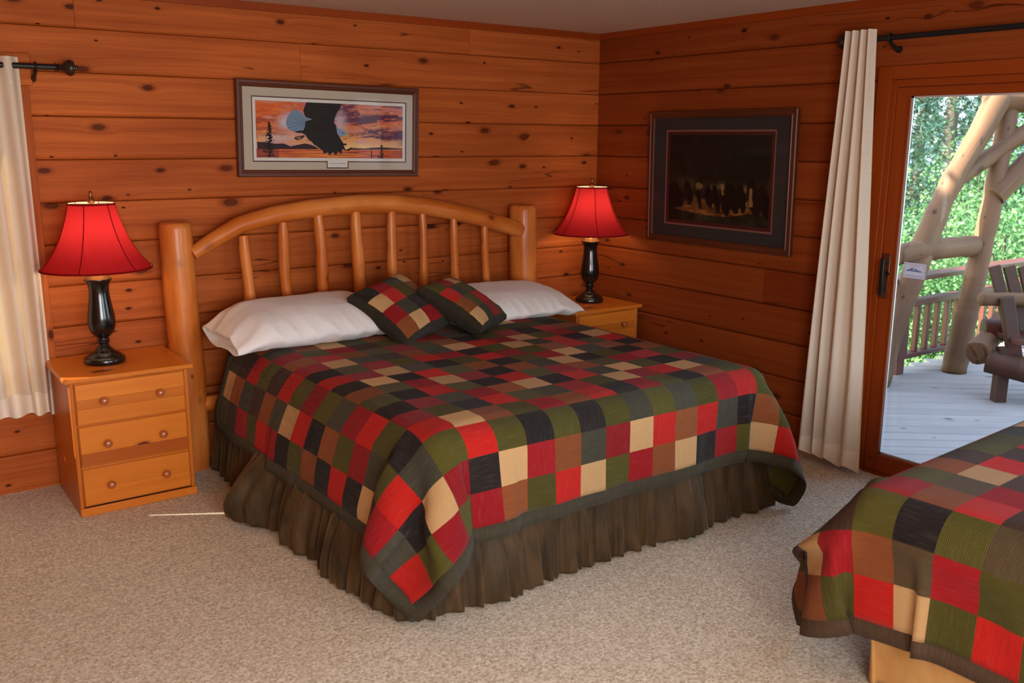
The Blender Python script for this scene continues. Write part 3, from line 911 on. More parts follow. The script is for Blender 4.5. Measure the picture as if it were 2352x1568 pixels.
def catmull(P, f, axis=0):
    """refine an array of points by f with a Catmull-Rom spline along an axis"""
    P = np.moveaxis(P, axis, 0); n = P.shape[0]
    idx = np.arange(0, (n - 1) * f + 1) / f
    i = np.minimum(idx.astype(int), n - 2); t = (idx - i).reshape(-1, *([1] * (P.ndim - 1)))
    p0 = P[np.maximum(i - 1, 0)]; p1 = P[i]; p2 = P[i + 1]; p3 = P[np.minimum(i + 2, n - 1)]
    r = .5 * (2 * p1 + (p2 - p0) * t + (2 * p0 - 5 * p1 + 4 * p2 - p3) * t ** 2 + (3 * p1 - p0 - 3 * p2 + p3) * t ** 3)
    return np.moveaxis(r, 0, axis)


PC = {'r': (190, 32, 24), 'c': (150, 22, 28), 'o': (82, 76, 28), 'k': (40, 32, 30), 'g': (70, 66, 52), 't': (206, 162, 110), 'b': (142, 78, 40), 'd': (72, 48, 36), 'e': (84, 68, 44)}
BORDER = (70, 64, 48)


def quilt(name, label, P, pu, pv, cells, border_w, rows, bcol, seed, fine=2, second=None, flip=False):
    """P (m,n,3) draped grid with one border cell on each side and 4 cells per patch; rows[j][i] = patch colour"""
    rr = random.Random(seed)
    m, n = P.shape[:2]
    nj, ni = (m - 3) // cells, (n - 3) // cells
    F = catmull(catmull(P, fine, 0), fine, 1)
    M_, N_ = F.shape[:2]
    # every refined cell belongs to a patch
    fi = np.arange(N_ - 1) // fine; fj = np.arange(M_ - 1) // fine
    root = thing(name, (float(F[:, :, 0].mean()), float(F[:, :, 1].mean()), float(F[..., 2].min())), label, 'quilt', 'corduroy patchwork quilts')
    # tiny puckers: seams pulled in
    gp, gb = G(), G()
    vs = F.reshape(-1, 3).tolist(); gp.v = [tuple(p) for p in vs]; gb.v = [tuple(p) for p in vs]
    cellu, cellv = pu / cells / fine, pv / cells / fine
    info = {}
    for j in range(nj):
        for i in range(ni):
            ch = rows[j][i] if j < len(rows) and i < len(rows[j]) else rr.choice('rcocokgtbd')
            c = np.array(PC[ch], float) * rr.uniform(.92, 1.07)
            info[j, i] = (lin(np.clip(c, 0, 255)), rr.random() < .5, rr.uniform(0, 9), rr.uniform(0, 9))
    bc = lin(bcol)
    for a in range(M_ - 1):
        for b in range(N_ - 1):
            q = [(a, b), (a, b + 1), (a + 1, b + 1), (a + 1, b)]
            if flip: q.reverse()
            f = [x * N_ + y for x, y in q]
            ja, ib = fj[a], fi[b]
            if ja == 0 or ja == m - 2 or ib == 0 or ib == n - 2:
                gb.f.append(f); gb.t.append(0); gb.c.append(bc); gb.m.append(0)
                side = ib == 0 or ib == n - 2
                gb.uv.append([((x * cellv, y * cellu) if side else (y * cellu, x * cellv)) for x, y in q])
            else:
                col, rot, ou, ov = info[(ja - 1) // cells, (ib - 1) // cells]
                gp.f.append(f); gp.t.append(0); gp.c.append(col); gp.m.append(0)
                gp.uv.append([((x * cellv + ou, y * cellu + ov) if rot else (y * cellu + ou, x * cellv + ov)) for x, y in q])
    for g in (gp, gb):
        used = sorted({i for f in g.f for i in f}); mp = {k: i for i, k in enumerate(used)}
        g.v = [g.v[k] for k in used]; g.f = [[mp[i] for i in f] for f in g.f]
    obj('patchwork_panel', gp, CORD, root, angle=180, solid=.004)
    b = obj('border_band', gb, CORD, root, angle=180, solid=.009); b['label'] = 'plain dark border band'
    return root


CELLS = 4


def flat_sheet(xs, ys, z):
    X, Y = np.meshgrid(xs, ys); return np.stack([X, Y, np.full_like(X, z)], -1)


def lines(start, bw, p, count):
    """positions of the grid lines: border, patches of CELLS cells, border"""
    a = [start, start + bw]
    for k in range(count * CELLS): a.append(start + bw + p * (k + 1) / CELLS)
    a.append(a[-1] + bw)
    return np.array(a)


# rows[j]: j = 0 at the foot hem, columns from the left hem
R1 = ['r' 'o' 'c' 'o' 'c' 'b' 'o' 'r' 't' 'o' 'c' 'b' 't' 'k' 'c' 'o' 't' 'r' 'c' 'o',
      'g' 'k' 't' 'c' 'k' 't' 'c' 'b' 'g' 'c' 't' 'r' 'b' 'r' 'g' 'k' 'b' 'o' 'b' 'g',
      'c' 'r' 'g' 'o' 'r' 'o' 'k' 'o' 'k' 'o' 'g' 'o' 'g' 'o' 'c' 'r' 'o' 'g' 't' 'r',
      'k' 'o' 'k' 'r' 't' 'b' 'o' 'c' 'b' 'r' 'k' 'c' 'o' 'k' 'b' 'o' 'c' 'k' 'c' 'o',
      't' 'g' 'o' 'c' 'o' 'k' 'r' 'o' 'g' 'c' 'o' 't' 'c' 'r' 't' 'g' 'b' 'r' 'o' 'k',
      'k' 'c' 'r' 'k' 'c' 'g' 'c' 'b' 't' 'k' 'r' 'g' 't' 'o' 'k' 'c' 'b' 'o' 'g' 'c',
      'r' 'o' 'c' 'o' 'k' 'r' 'o' 'k' 'r' 'o' 'c' 'b' 'o' 'c' 'r' 'o' 'k' 'g' 'b' 'o',
      'k' 'b' 'g' 'b' 'o' 'c' 't' 'c' 'k' 'b' 'g' 't' 'k' 'o' 'k' 'b' 'o' 'r' 'o' 't',
      'b' 'k' 'o' 'k' 't' 'k' 'r' 'o' 'b' 'k' 'o' 'c' 't' 'g' 'b' 'k' 'r' 'k' 'c' 'g',
      'o' 'r' 'c' 'r' 'c' 't' 'g' 'k' 'o' 'r' 'c' 'o' 'b' 'r' 'o' 'r' 'k' 'g' 'o' 'r',
      'k' 't' 'o' 'k' 'o' 'c' 'o' 'r' 'c' 'k' 'o' 't' 'g' 'r' 'k' 't' 'b' 'r' 'k' 'o',
      'c' 'g' 'r' 'c' 't' 'g' 'd' 'b' 'g' 't' 'r' 'c' 't' 'o' 'c' 'g' 'o' 'c' 'b' 'k',
      'r' 'b' 'd' 'b' 'r' 'b' 'o' 'c' 'o' 'b' 'k' 'o' 'c' 'k' 'r' 'b' 'c' 'o' 'g' 't',
      'o' 'd' 'o' 'c' 'o' 'c' 'd' 'o' 'r' 'c' 'o' 'k' 'o' 'g' 'o' 'k' 'o' 'b' 'r' 'o',
      'c' 'g' 'r' 'g' 'b' 't' 'o' 'b' 'k' 'o' 'b' 'g' 'c' 't' 'c' 'g' 'b' 'o' 'k' 'c',
      'd' 'b' 'd' 'b' 'o' 'r' 't' 'c' 'o' 'g' 'r' 'o' 'k' 'b' 'k' 'b' 'o' 'g' 'c' 'b',
      'o' 't' 'e' 'd' 'c' 'o' 'b' 'k' 'r' 't' 'o' 'c' 'g' 'o' 'c' 'o' 'g' 'k' 'o' 't']
pu, pv, bw = .1325, .131, .056
xs = lines(-3.108 - bw, bw, pu, 20); ys = lines(-2.215 - bw - 3 * pv, bw, pv, 17)
S = flat_sheet(xs, ys, MZ + .006)
S[..., 2] += .004 * np.sin(S[..., 0] * 9 + 1.3 * np.sin(S[..., 1] * 5)) * np.sin(S[..., 1] * 7 + .5)


SEAMS1 = {(0, 0): (942, 1386), (1, 0): (994, 1338), (0, 1): (899, 1321), (1, 1): (949, 1277), (2, 2): (960, 1158), (1, 2): (908, 1210), (2, 1): (998, 1227), (3, 3): (975, 1030), (2, 3): (914, 1092), (3, 2): (1014, 1102), (1, 3): (861, 1165), (0, 2): (856, 1276), (0, 3): (827, 1247), (3, 1): (1022, 1207), (2, 0): (1039, 1297),
       (4, 0): (1084, 1219), (5, 0): (1163, 1201), (6, 0): (1211, 1177), (7, 0): (1278, 1163), (8, 0): (1334, 1139), (9, 0): (1391, 1128), (10, 0): (1441, 1108), (11, 0): (1498, 1096), (12, 0): (1551, 1082), (13, 0): (1599, 1067), (14, 0): (1635, 1048), (15, 0): (1685, 1039), (16, 0): (1720, 1026), (17, 0): (1778, 1030),
       (4, 1): (1079, 1148), (5, 1): (1153, 1126), (6, 1): (1210, 1104), (7, 1): (1277, 1089), (8, 1): (1334, 1073), (9, 1): (1391, 1058), (10, 1): (1446, 1044), (11, 1): (1499, 1031), (12, 1): (1550, 1016), (13, 1): (1601, 1002), (14, 1): (1641, 988), (15, 1): (1687, 978), (16, 1): (1724, 968), (17, 1): (1783, 965),
       (4, 2): (1075, 1071), (5, 2): (1142, 1049), (6, 2): (1208, 1029), (7, 2): (1271, 1014), (8, 2): (1333, 999), (9, 2): (1388, 987), (10, 2): (1446, 972), (11, 2): (1498, 960), (12, 2): (1549, 947), (13, 2): (1598, 935), (14, 2): (1643, 920), (15, 2): (1687, 912), (16, 2): (1733, 904), (17, 2): (1781, 901),
       (5, 3): (1112, 977), (6, 3): (1179, 960), (7, 3): (1246, 946), (8, 3): (1306, 931), (9, 3): (1365, 919), (10, 3): (1424, 910), (11, 3): (1477, 896), (12, 3): (1526, 885), (13, 3): (1573, 875), (14, 3): (1621, 860), (15, 3): (1671, 849), (16, 3): (1716, 847),
       (0, 5): (830, 1189), (0, 6): (797, 1165), (0, 7): (756, 1137), (0, 8): (722, 1117), (0, 9): (688, 1093), (0, 10): (656, 1075), (0, 11): (627, 1059), (0, 12): (605, 1041), (0, 13): (583, 1028), (0, 14): (564, 1014), (0, 15): (537, 999), (0, 16): (519, 982),
       (1, 4): (869, 1126), (1, 5): (833, 1112), (1, 6): (797, 1094), (1, 7): (755, 1067), (1, 8): (722, 1050), (1, 9): (687, 1033), (1, 10): (657, 1014), (1, 11): (628, 1000), (1, 12): (605, 984), (1, 13): (582, 970), (1, 14): (561, 955), (1, 15): (537, 944), (1, 16): (520, 933),
       (2, 4): (883, 1053), (2, 5): (842, 1037), (2, 6): (803, 1015), (2, 7): (768, 998), (2, 8): (735, 980), (2, 9): (706, 963), (2, 10): (677, 947), (2, 11): (648, 932), (2, 12): (622, 919), (2, 13): (598, 904), (2, 14): (570, 892), (2, 15): (545, 883), (2, 16): (523, 873),
       (3, 4): (932, 988), (3, 5): (892, 969), (3, 6): (853, 955), (3, 7): (816, 938), (3, 8): (784, 921), (3, 9): (753, 907), (3, 10): (725, 891), (3, 11): (695, 879), (3, 12): (668, 865), (3, 13): (643, 855), (3, 14): (618, 842)}


def rails(P):
    """the log side rails hold the hanging cloth away from the mattress"""
    k = np.clip((.63 - P[..., 2]) / .27, 0, 1); band = P[..., 1] > -2.12
    lim = MX0 - .02 - .085 * k; w = band & (P[..., 0] < MX0 + .02) & (P[..., 2] < .63); P[..., 0] = np.where(w, np.minimum(P[..., 0], lim), P[..., 0])
    lim = MX1 + .02 + .05 * k; w = band & (P[..., 0] > MX1 - .02) & (P[..., 2] < .63); P[..., 0] = np.where(w, np.maximum(P[..., 0], lim), P[..., 0])


D = drape(S, (MX0, MX1, MY0, MY1, MZ), .10, iters=QI, sub=3, bend=.3, walls=rails, pull=sight_lines(SEAMS1, *S.shape[:2]))
quilt('patchwork_quilt', 'red green and tan corduroy patchwork quilt spread over the log bed', D, pu, pv, CELLS, bw, R1, BORDER, 3)

# second bed, near the camera
R2 = ['bdbortoroktcorgtbo', 'odtcbecotrkgcobtcr', 'gkodokoekcotbrgkoc', 'oroocbrdocktogrbko', 'kcrroecokcbgtrokcd', 'tgorbtdkorcbogktrc', 'ocbodrocgtkobcrgok', 'rkgoodrbkoctgobkcr', 'cbtrorkocgbtokrcgo', 'bokcgtrocbkogtcrok']
TH2 = .056; B2X0, B2X1, B2Y1, B2Y0, B2Z = -1.909, -.42, -3.365, -5.25, .695
E2C = np.array((B2X0, -3.223, 0.0)); _c, _s = math.cos(TH2), math.sin(TH2); RT2 = np.array(((_c, -_s, 0), (_s, _c, 0), (0, 0, 1)))


def turn(P):
    """the second bed stands a few degrees askew"""
    return (np.asarray(P) - E2C) @ RT2.T + E2C


def turned(g):
    g.v = [tuple(p) for p in turn(np.array(g.v))]; return g


tag(obj('box_spring', turned(cushion_box(B2X0 + .11, B2X1 - .08, B2Y0, B2Y1 - .11, .16, .43, .03)), COTTON), 'box spring of the second bed under its quilt', 'box spring')
tag(obj('mattress', turned(cushion_box(B2X0 + .02, B2X1 - .02, B2Y0, B2Y1 - .02, .432, B2Z - .012, .11)), COTTON), 'mattress of the second bed hidden under its quilt', 'mattress')
ni2, nj2 = 16, 14
pu2, pv2 = .143, .1315
xs2 = lines(B2X0 + .075 - bw - 3 * pu2, bw, pu2, ni2); ys2 = lines(0, bw, pv2, nj2)
ys2 = -3.298 + bw + 3 * pv2 - ys2
S2 = flat_sheet(xs2, ys2, B2Z + .005)
SEAMS2 = {(2, 4): (1965, 1202), (2, 5): (2053, 1220), (2, 6): (2150, 1250), (2, 7): (2262, 1281), (1, 4): (1965, 1307), (1, 5): (2052, 1320), (1, 6): (2143, 1360), (1, 7): (2251, 1395), (0, 4): (1967, 1397), (0, 5): (2048, 1423), (0, 6): (2139, 1456), (0, 7): (2239, 1490),
       (3, 4): (1995, 1123), (3, 5): (2093, 1141), (3, 6): (2192, 1171), (3, 7): (2300, 1208), (2, 3): (1910, 1204), (1, 3): (1893, 1310), (0, 3): (1884, 1410), (3, 3): (1945, 1130), (2, 2): (1893, 1215), (1, 1): (1866, 1290), (0, 0): (1838, 1372)}


def push2(P, V, it):
    w = np.zeros(P.shape[:2]); w[:15, :15] = np.linspace(1, 0, 15)[:, None] * np.linspace(1, 0, 15)[None]
    V[..., 1] += .020 * w; V[..., 0] -= .004 * w


D2 = turn(drape(S2, (B2X0, B2X1, B2Y0, B2Y1, B2Z), .10, iters=QI, sub=3, bend=.3, seed=5, init_push=push2, pull=sight_lines(SEAMS2, *S2.shape[:2], TH2, E2C)))
R2c = [''.join(R2[i][j] for i in range(len(R2))) for j in range(nj2)]
quilt('patchwork_quilt', 'red green and tan corduroy patchwork quilt on the second bed in the foreground', D2, pu2, pv2, CELLS, bw, R2c, (84, 64, 46), 11, flip=True)


# ------------------------------------------------------------------ bed skirts
def skirt(name, label, path, zt, zb, mat, amp, flare, wl, bulge, cat='bed skirt', n_per=.011, seed=0):
    """gathered cloth hung along a floor path; flare / bulge push its lower edge outward"""
    pts = [Vector((*p, 0)) for p in path]; S = []
    tot = 0
    for a, b in zip(pts[:-1], pts[1:]):
        k = max(2, int((b - a).length / n_per))
        for i in range(k):
            t = i / k; S.append((a.lerp(b, t), tot + t * (b - a).length))
        tot += (b - a).length
    S.append((pts[-1], tot))
    n = len(S); mr = 26
    T = [(S[min(i + 3, n - 1)][0] - S[max(i - 3, 0)][0]).normalized() for i in range(n)]
    P = np.zeros((mr, n, 3)); U = np.zeros((mr, n)); Vv = np.zeros((mr, n))
    for i, (p, s) in enumerate(S):
        nrm = Vector((T[i].y, -T[i].x, 0))
        ph = 2 * PI * s / wl + 2.2 * mnoise.noise(Vector((s * 3.1, seed, 0)))
        f1 = math.sin(ph); f2 = .55 * math.sin(ph * 1.9 + 2 * mnoise.noise(Vector((s * 5, seed + 4, 0)))); f3 = mnoise.noise(Vector((s * 3.4, seed + 9, 1)))
        for r in range(mr):
            t = r / (mr - 1)
            a = amp * (.25 + 1.05 * t)
            o = .006 + flare * t ** 1.4 + a * (f1 + f2) * .6 + bulge(s) * (math.sin(PI * min(1, t * .62 + .05))) ** 1.5 * (.5 + .9 * max(0, .4 + f3)) + .02 * f3 * t
            q = p + nrm * o
            side = T[i] * (.012 * math.sin(ph * .5 + 3 * t) * t)
            z = zt + (zb - zt) * t + (.018 * f3 + .008 * f1) * t * t + (.02 * min(1, bulge(s) / .12) * t * t * max(0, f3))
            P[r, i] = (q.x + side.x, q.y + side.y, max(z, .006)); U[r, i] = s; Vv[r, i] = z
    g = G(); g.grid(P, U, Vv); o = obj(name, g, mat, angle=180, solid=.002)
    return tag(o, label, cat)


def gauss(s, c, w): return math.exp(-((s - c) / w) ** 2)


skirt('bed_skirt', 'gathered olive brown velvet skirt around the log bed', [(-2.815, -.25), (-2.815, -1.2), (-2.813, -2.14), (-2.800, -2.19), (-2.77, -2.228), (-2.72, -2.240), (-1.8, -2.244), (-.93, -2.244), (-.88, -2.23), (-.856, -2.18), (-.856, -.6)], .345, .006, VELVET, .022, .035, .092,
      lambda s: .15 * gauss(s, .78, .18) + .10 * gauss(s, 1.15, .15) + .08 * gauss(s, 1.55, .2) + .06 * gauss(s, 2.35, .15) + .05 * gauss(s, 3.35, .12) + .05 * gauss(s, 3.9, .1), seed=2)
p2 = [tuple(turn((x, y, 0))[:2]) for x, y in [(B2X1, B2Y1 - .075), (B2X0 + .085, B2Y1 - .072), (B2X0 + .072, B2Y1 - .085), (B2X0 + .072, -4.4), (B2X0 + .072, B2Y0)][::-1]]
skirt('bed_skirt', 'plain tan suede skirt of the second bed in the foreground', p2, .42, .012, SUEDE, .006, .035, .32, lambda s: .02, seed=5)


# ------------------------------------------------------------------ pillows and cushions
def pillow(name, label, c, L, Wd, H, rx=0, rz=0, open_left=False, seed=0, lean=0):
    """king pillow in its case: L along x, Wd deep, H thick"""
    nu, nv = 72, 64
    P = np.zeros((nu, nv + 1, 3)); U = np.zeros((nu, nv + 1)); V = np.zeros((nu, nv + 1))
    rot = Matrix.Rotation(rz, 3, 'Z') @ Matrix.Rotation(rx, 3, 'X')
    for i in range(nu):
        u = -1 + 2 * i / (nu - 1)
        # fullness along the length
        full = max(0, 1 - abs(u) ** 3.6) ** .55
        if open_left and u < -.55:
            k = (u + 1) / .45
            full = .37 + .63 * (math.sin(k * PI / 2)) ** 1.0 * max(0, 1 - .55 ** 3.6) ** .55
        wid = 1 - .06 * abs(u) ** 6
        if open_left and u < -.6: wid = 1 - .10 * ((-u - .6) / .4) ** 2
        for j in range(nv + 1):
            a = 2 * PI * j / nv
            ca, sa = math.cos(a), math.sin(a)
            e = .75
            yy = math.copysign(abs(ca) ** e, ca); zz = math.copysign(abs(sa) ** .9, sa) * (1 - abs(yy) ** 6 * .3)
            x = u * L / 2; y = yy * Wd / 2 * wid; z = zz * H / 2 * full
            if z < 0: z *= .75
            p = Vector((x, y, z))
            # creases running from the ends and the front seam
            k1 = mnoise.noise(Vector((x * 5 + seed, y * 13, z * 6))); k2 = mnoise.noise(Vector((x * 16, y * 5 + seed, z * 14)))
            edge = min(1, abs(yy) ** 3 + abs(u) ** 3)
            fr = max(0, -yy) ** 2 * (1 - abs(sa)) ** .3
            cr = max(0, math.sin(x * 62 + 5 * mnoise.noise(Vector((x * 6, seed, 2))) + z * 40)) ** 2 * fr * .007
            lw = max(0, math.sin(y * 44 + 9 * mnoise.noise(Vector((x * 4, y * 3, seed))))) ** 2 * max(0, abs(u) - .55) * .028 * max(0, sa)
            p.y -= cr; p.z += cr * .6 + lw
            p.z += (.006 * k1 + .010 * k2 * edge); p.y += .008 * k2 * edge
            if open_left and u < -.6:
                q = (-u - .6) / .4
                p.z -= .050 * q * q; p.z += .012 * math.sin(9 * y / Wd + 3 * q) * q
                p.y += .012 * math.sin(14 * z / H + 2) * q
            if not open_left or u > 0: p.z -= .03 * max(0, abs(u) - .6) / .4
            p.z += lean * p.y
            P[i, j] = Vector(c) + rot @ p; U[i, j] = x; V[i, j] = a * .12
    root = thing(name, (c[0], c[1], float(P[..., 2].min())), label, 'pillow', 'white pillows against the headboard')
    k0 = 9 if open_left else 0
    g = G(); g.grid(P[k0:], U[k0:], V[k0:], flip=True); obj('pillowcase', g, COTTON, root, angle=180, sub=1)
    if open_left:
        g = G(); g.grid(P[:k0 + 1], U[:k0 + 1], V[:k0 + 1], flip=True)
        # turned-in hem and the pillow end seen inside the mouth of the case
        inn = P[:4].copy(); cen = inn.mean(axis=1, keepdims=True)
        inn = cen + (inn - cen) * np.array([1, .95, .80])
        g2 = G(); g2.grid(np.concatenate([P[:1], inn[:]]), np.zeros((5, nv + 1)), np.zeros((5, nv + 1)))
        obj('open_hem', g, COTTON, root, angle=180, sub=1)
        g2.add([tuple(p) for p in inn[-1, :-1]], [tuple(range(nv))]); obj('inner_pillow_end', g2, COTTON, root, angle=60)
    else:
        for rowi in (0, nu - 1):
            pass
    return root


pillow('pillow', 'long white pillow with open hemmed end on the left side of the bed', (-2.385, -.485, .800), .96, .52, .235, rz=math.radians(2), open_left=True, seed=3, lean=.10)
pillow('pillow', 'white pillow on the right side of the bed partly behind the smaller cushion', (-1.14, -.48, .775), .90, .50, .20, rz=math.radians(-2), seed=8, lean=.12)


def cushion(name, label, c, ax, ay, s, H, cols, seed, bcol=(52, 46, 34)):
    """square patchwork throw cushion; ax, ay in-plane directions"""
    ax = Vector(ax).normalized(); ay = Vector(ay); ay = (ay - ax * ay.dot(ax)).normalized(); nz = ax.cross(ay)
    root = thing(name, c, label, 'cushion', 'patchwork throw cushions')
    rr = random.Random(seed)
    n = 48; bwid = .08
    for side, nm in ((1, 'patchwork_front'), (-1, 'plain_back')):
        P = np.zeros((n + 1, n + 1, 3)); U = np.zeros((n + 1, n + 1)); V = np.zeros((n + 1, n + 1)); fc = np.zeros((n, n, 3))
        for i in range(n + 1):
            for j in range(n + 1):
                u = -1 + 2 * j / n; v = -1 + 2 * i / n
                t = (max(0, 1 - abs(u) ** 2.6) * max(0, 1 - abs(v) ** 2.6)) ** .5
                pin = 1 - .10 * (1 - abs(u)) * abs(v) ** 3 * (abs(v) > 0)
                pin2 = 1 - .10 * (1 - abs(v)) * abs(u) ** 3
                x = u * s / 2 * pin2; y = v * s / 2 * pin
                z = side * (H / 2 * t ** .9 + .012)
                z += side * .004 * mnoise.noise(Vector((u * 5 + seed, v * 5, side)))
                if abs(u) > .999 or abs(v) > .999: z = 0
                P[i, j] = Vector(c) + ax * x + ay * y + nz * z; U[i, j] = u * s / 2; V[i, j] = v * s / 2
        m = len(cols)
        Uf = np.zeros((n, n, 4)); 
        g = G()
        for i in range(n):
            for j in range(n):
                u = -1 + 2 * (j + .5) / n; v = -1 + 2 * (i + .5) / n
                q = [(i, j), (i, j + 1), (i + 1, j + 1), (i + 1, j)]
                rot = False
                if side < 0 or abs(u) > 1 - bwid or abs(v) > 1 - bwid:
                    c_ = bcol; rot = abs(u) > abs(v)
                else:
                    a = int((u / (1 - bwid) + 1) / 2 * m); b = int((v / (1 - bwid) + 1) / 2 * m)
                    ch = cols[b][a]; c_ = PC[ch]; rot = (a * 3 + b * 5 + seed) % 2 == 0
                if side < 0: q.reverse()
                g.add([tuple(P[x, y]) for x, y in q], [(0, 1, 2, 3)], [[((V[x, y], U[x, y]) if rot else (U[x, y], V[x, y])) for x, y in q]], 0, lin(c_))
        # weld
        key = {}; nv_ = []; nf = []
        for f in g.f:
            t = []
            for i in f:
                kx = tuple(round(a, 6) for a in g.v[i])
                if kx not in key: key[kx] = len(nv_); nv_.append(g.v[i])
                t.append(key[kx])
            nf.append(t)
        g.v, g.f = nv_, nf
        o = obj(nm, g, CORD, root, angle=180)
    return root


def cush_from(Bp, Rp, Tp, Lp, lift):
    Bp, Rp, Tp, Lp = map(Vector, (Bp, Rp, Tp, Lp)); c = (Bp + Rp + Tp + Lp) / 4
    ax = (Rp - Bp) + (Tp - Lp); ay = (Lp - Bp) + (Tp - Rp)
    return c + Vector((0, 0, lift)), ax, ay


c, ax, ay = cush_from((-2.057, -.93, .671), (-1.672, -.778, .742), (-1.838, -.456, .955), (-2.223, -.608, .884), .035)
# cols[b][a]: a along B->R (bottom edge), b from the bottom edge up to L
cushion('throw_cushion', 'square patchwork cushion leaning on the long white pillow, left one of the pair', c, ax, ay, .43, .15, ['btco', 'cgkr', 'trob', 'kcgt'], 4)
c, ax, ay = cush_from((-1.666, -1.034, .716), (-1.326, -.787, .715), (-1.541, -.49, .919), (-1.881, -.736, .92), .03)
cushion('throw_cushion', 'square patchwork cushion lying beside it against the right pillow, right one of the pair', c, ax, ay, .42, .14, ['tgco', 'borc', 'rgok', 'octb'], 9)
# ------------------------------------------------------------------ framed pictures
def fbm(x, y, oct=4, seed=0.0):
    return mnoise.fractal(Vector((x, y, seed)), 1.0, 2.0, oct)


def frame_ring(g, T, w, h, fw, d, prof):
    """mitred frame; T maps (x, z, depth) to the world; prof: (inset fraction, depth)"""
    c = [(-w / 2, -h / 2), (w / 2, -h / 2), (w / 2, h / 2), (-w / 2, h / 2)]
    sg = [(1, 1), (-1, 1), (-1, -1), (1, -1)]
    n = len(prof)
    for k in range(4):
        a, b = c[k], c[(k + 1) % 4]; sa, sb = sg[k], sg[(k + 1) % 4]
        v = [T(a[0] + sa[0] * fw * p, a[1] + sa[1] * fw * p, q * d) for p, q in prof] + [T(b[0] + sb[0] * fw * p, b[1] + sb[1] * fw * p, q * d) for p, q in prof]
        L = w if k % 2 == 0 else h; o = random.uniform(0, 30)
        g.add(v, [(i, i + n, i + 1 + n, i + 1) for i in range(n - 1)], [[(o, i * .01), (o + L, i * .01), (o + L, i * .01 + .01), (o, i * .01 + .01)] for i in range(n - 1)])


def sheet(g, T, x0, x1, z0, z1, d, col=None):
    g.add([T(x0, z0, d), T(x1, z0, d), T(x1, z1, d), T(x0, z1, d)], [(0, 1, 2, 3)], None, 0, col)


def mat_ring(g, T, ow, oh, iw, ih, d, cx=0, cz=0, thick=.002):
    a = [(-ow / 2, -oh / 2), (ow / 2, -oh / 2), (ow / 2, oh / 2), (-ow / 2, oh / 2)]
    b = [(cx - iw / 2, cz - ih / 2), (cx + iw / 2, cz - ih / 2), (cx + iw / 2, cz + ih / 2), (cx - iw / 2, cz + ih / 2)]
    v = [T(p[0], p[1], d) for p in a] + [T(p[0], p[1], d) for p in b] + [T(p[0], p[1], d - thick) for p in b]
    g.add(v, [(k, (k + 1) % 4, (k + 1) % 4 + 4, k + 4) for k in range(4)] + [(k + 4, (k + 1) % 4 + 4, (k + 1) % 4 + 8, k + 8) for k in range(4)])


def paper(name, c, rough=.7, bumpy=0):
    return plain(name, lin(c), rough, bumpsc=bumpy, bumpst=.2)


# --- print of an eagle in a sunset, above the headboard
ang = math.radians(-.8)
EC = Vector((-1.997, 0, 1.776))
def TE(x, z, d):
    return (EC.x + x * math.cos(ang) - z * math.sin(ang), -.004 - d - .012 * (z + .25) / .5, EC.z + x * math.sin(ang) + z * math.cos(ang))
EW, EH = 1.112, .512
E1 = thing('framed_picture', (EC.x, -.015, EC.z - EH / 2), 'framed print of a flying eagle at sunset with pale mat above the headboard', 'picture')
g = G(); frame_ring(g, TE, EW, EH, .038, .024, [(0, 0), (0, .75), (.12, 1), (.5, 1.0), (.62, .8), (.85, .72), (1.0, .5), (1, .2)])
sheet(g, TE, -EW / 2 + .01, EW / 2 - .01, -EH / 2 + .01, EH / 2 - .01, .001); obj('frame', g, DARKW, E1, angle=30)
IW, IH = .900, .302; icx, icz = .004, -.001
g = G(); mat_ring(g, TE, EW - .07, EH - .07, IW + .046, IH + .046, .0090, icx, icz); obj('mat_board', g, paper('grey_beige_mat', (196, 178, 160), .8, 400), E1, smooth=False)
g = G(); mat_ring(g, TE, IW + .060, IH + .060, IW + .034, IH + .034, .0072, icx, icz)
pc = .030
g.add([TE(pc - .068, icz - IH / 2 - .058, .0093), TE(pc + .068, icz - IH / 2 - .058, .0093), TE(pc + .068, icz - IH / 2 - .016, .0093), TE(pc - .068, icz - IH / 2 - .016, .0093)], [(0, 1, 2, 3)])
obj('mat_liner', g, paper('brown_liner', (84, 44, 30)), E1, smooth=False)
g = G(); sheet(g, TE, icx - IW / 2 - .02, icx + IW / 2 + .02, icz - IH / 2 - .02, icz + IH / 2 + .02, .0052)
pm = paper('white_paper', (226, 216, 210)); obj('paper_margin', g, pm, E1, smooth=False)
g = G(); sheet(g, TE, pc - .062, pc + .062, icz - IH / 2 - .052, icz - IH / 2 - .012, .0097); pq = obj('caption_card', g, pm, E1, smooth=False)


def script_text(name, body, size, pos, parent, mat, T):
    cu = bpy.data.curves.new(name, 'FONT'); cu.body = body; cu.size = size; cu.align_x = 'CENTER'; cu.shear = .35
    tmp = bpy.data.objects.new(name, cu); COL.objects.link(tmp)
    dg = bpy.context.evaluated_depsgraph_get(); me = tmp.evaluated_get(dg).to_mesh()
    g = G(); g.add([T(pos[0] + v.co.x, pos[1] + v.co.y, pos[2]) for v in me.vertices], [tuple(p.vertices) for p in me.polygons])
    tmp.evaluated_get(dg).to_mesh_clear(); bpy.data.objects.remove(tmp); bpy.data.curves.remove(cu)
    return obj(name, g, mat, parent, smooth=False)


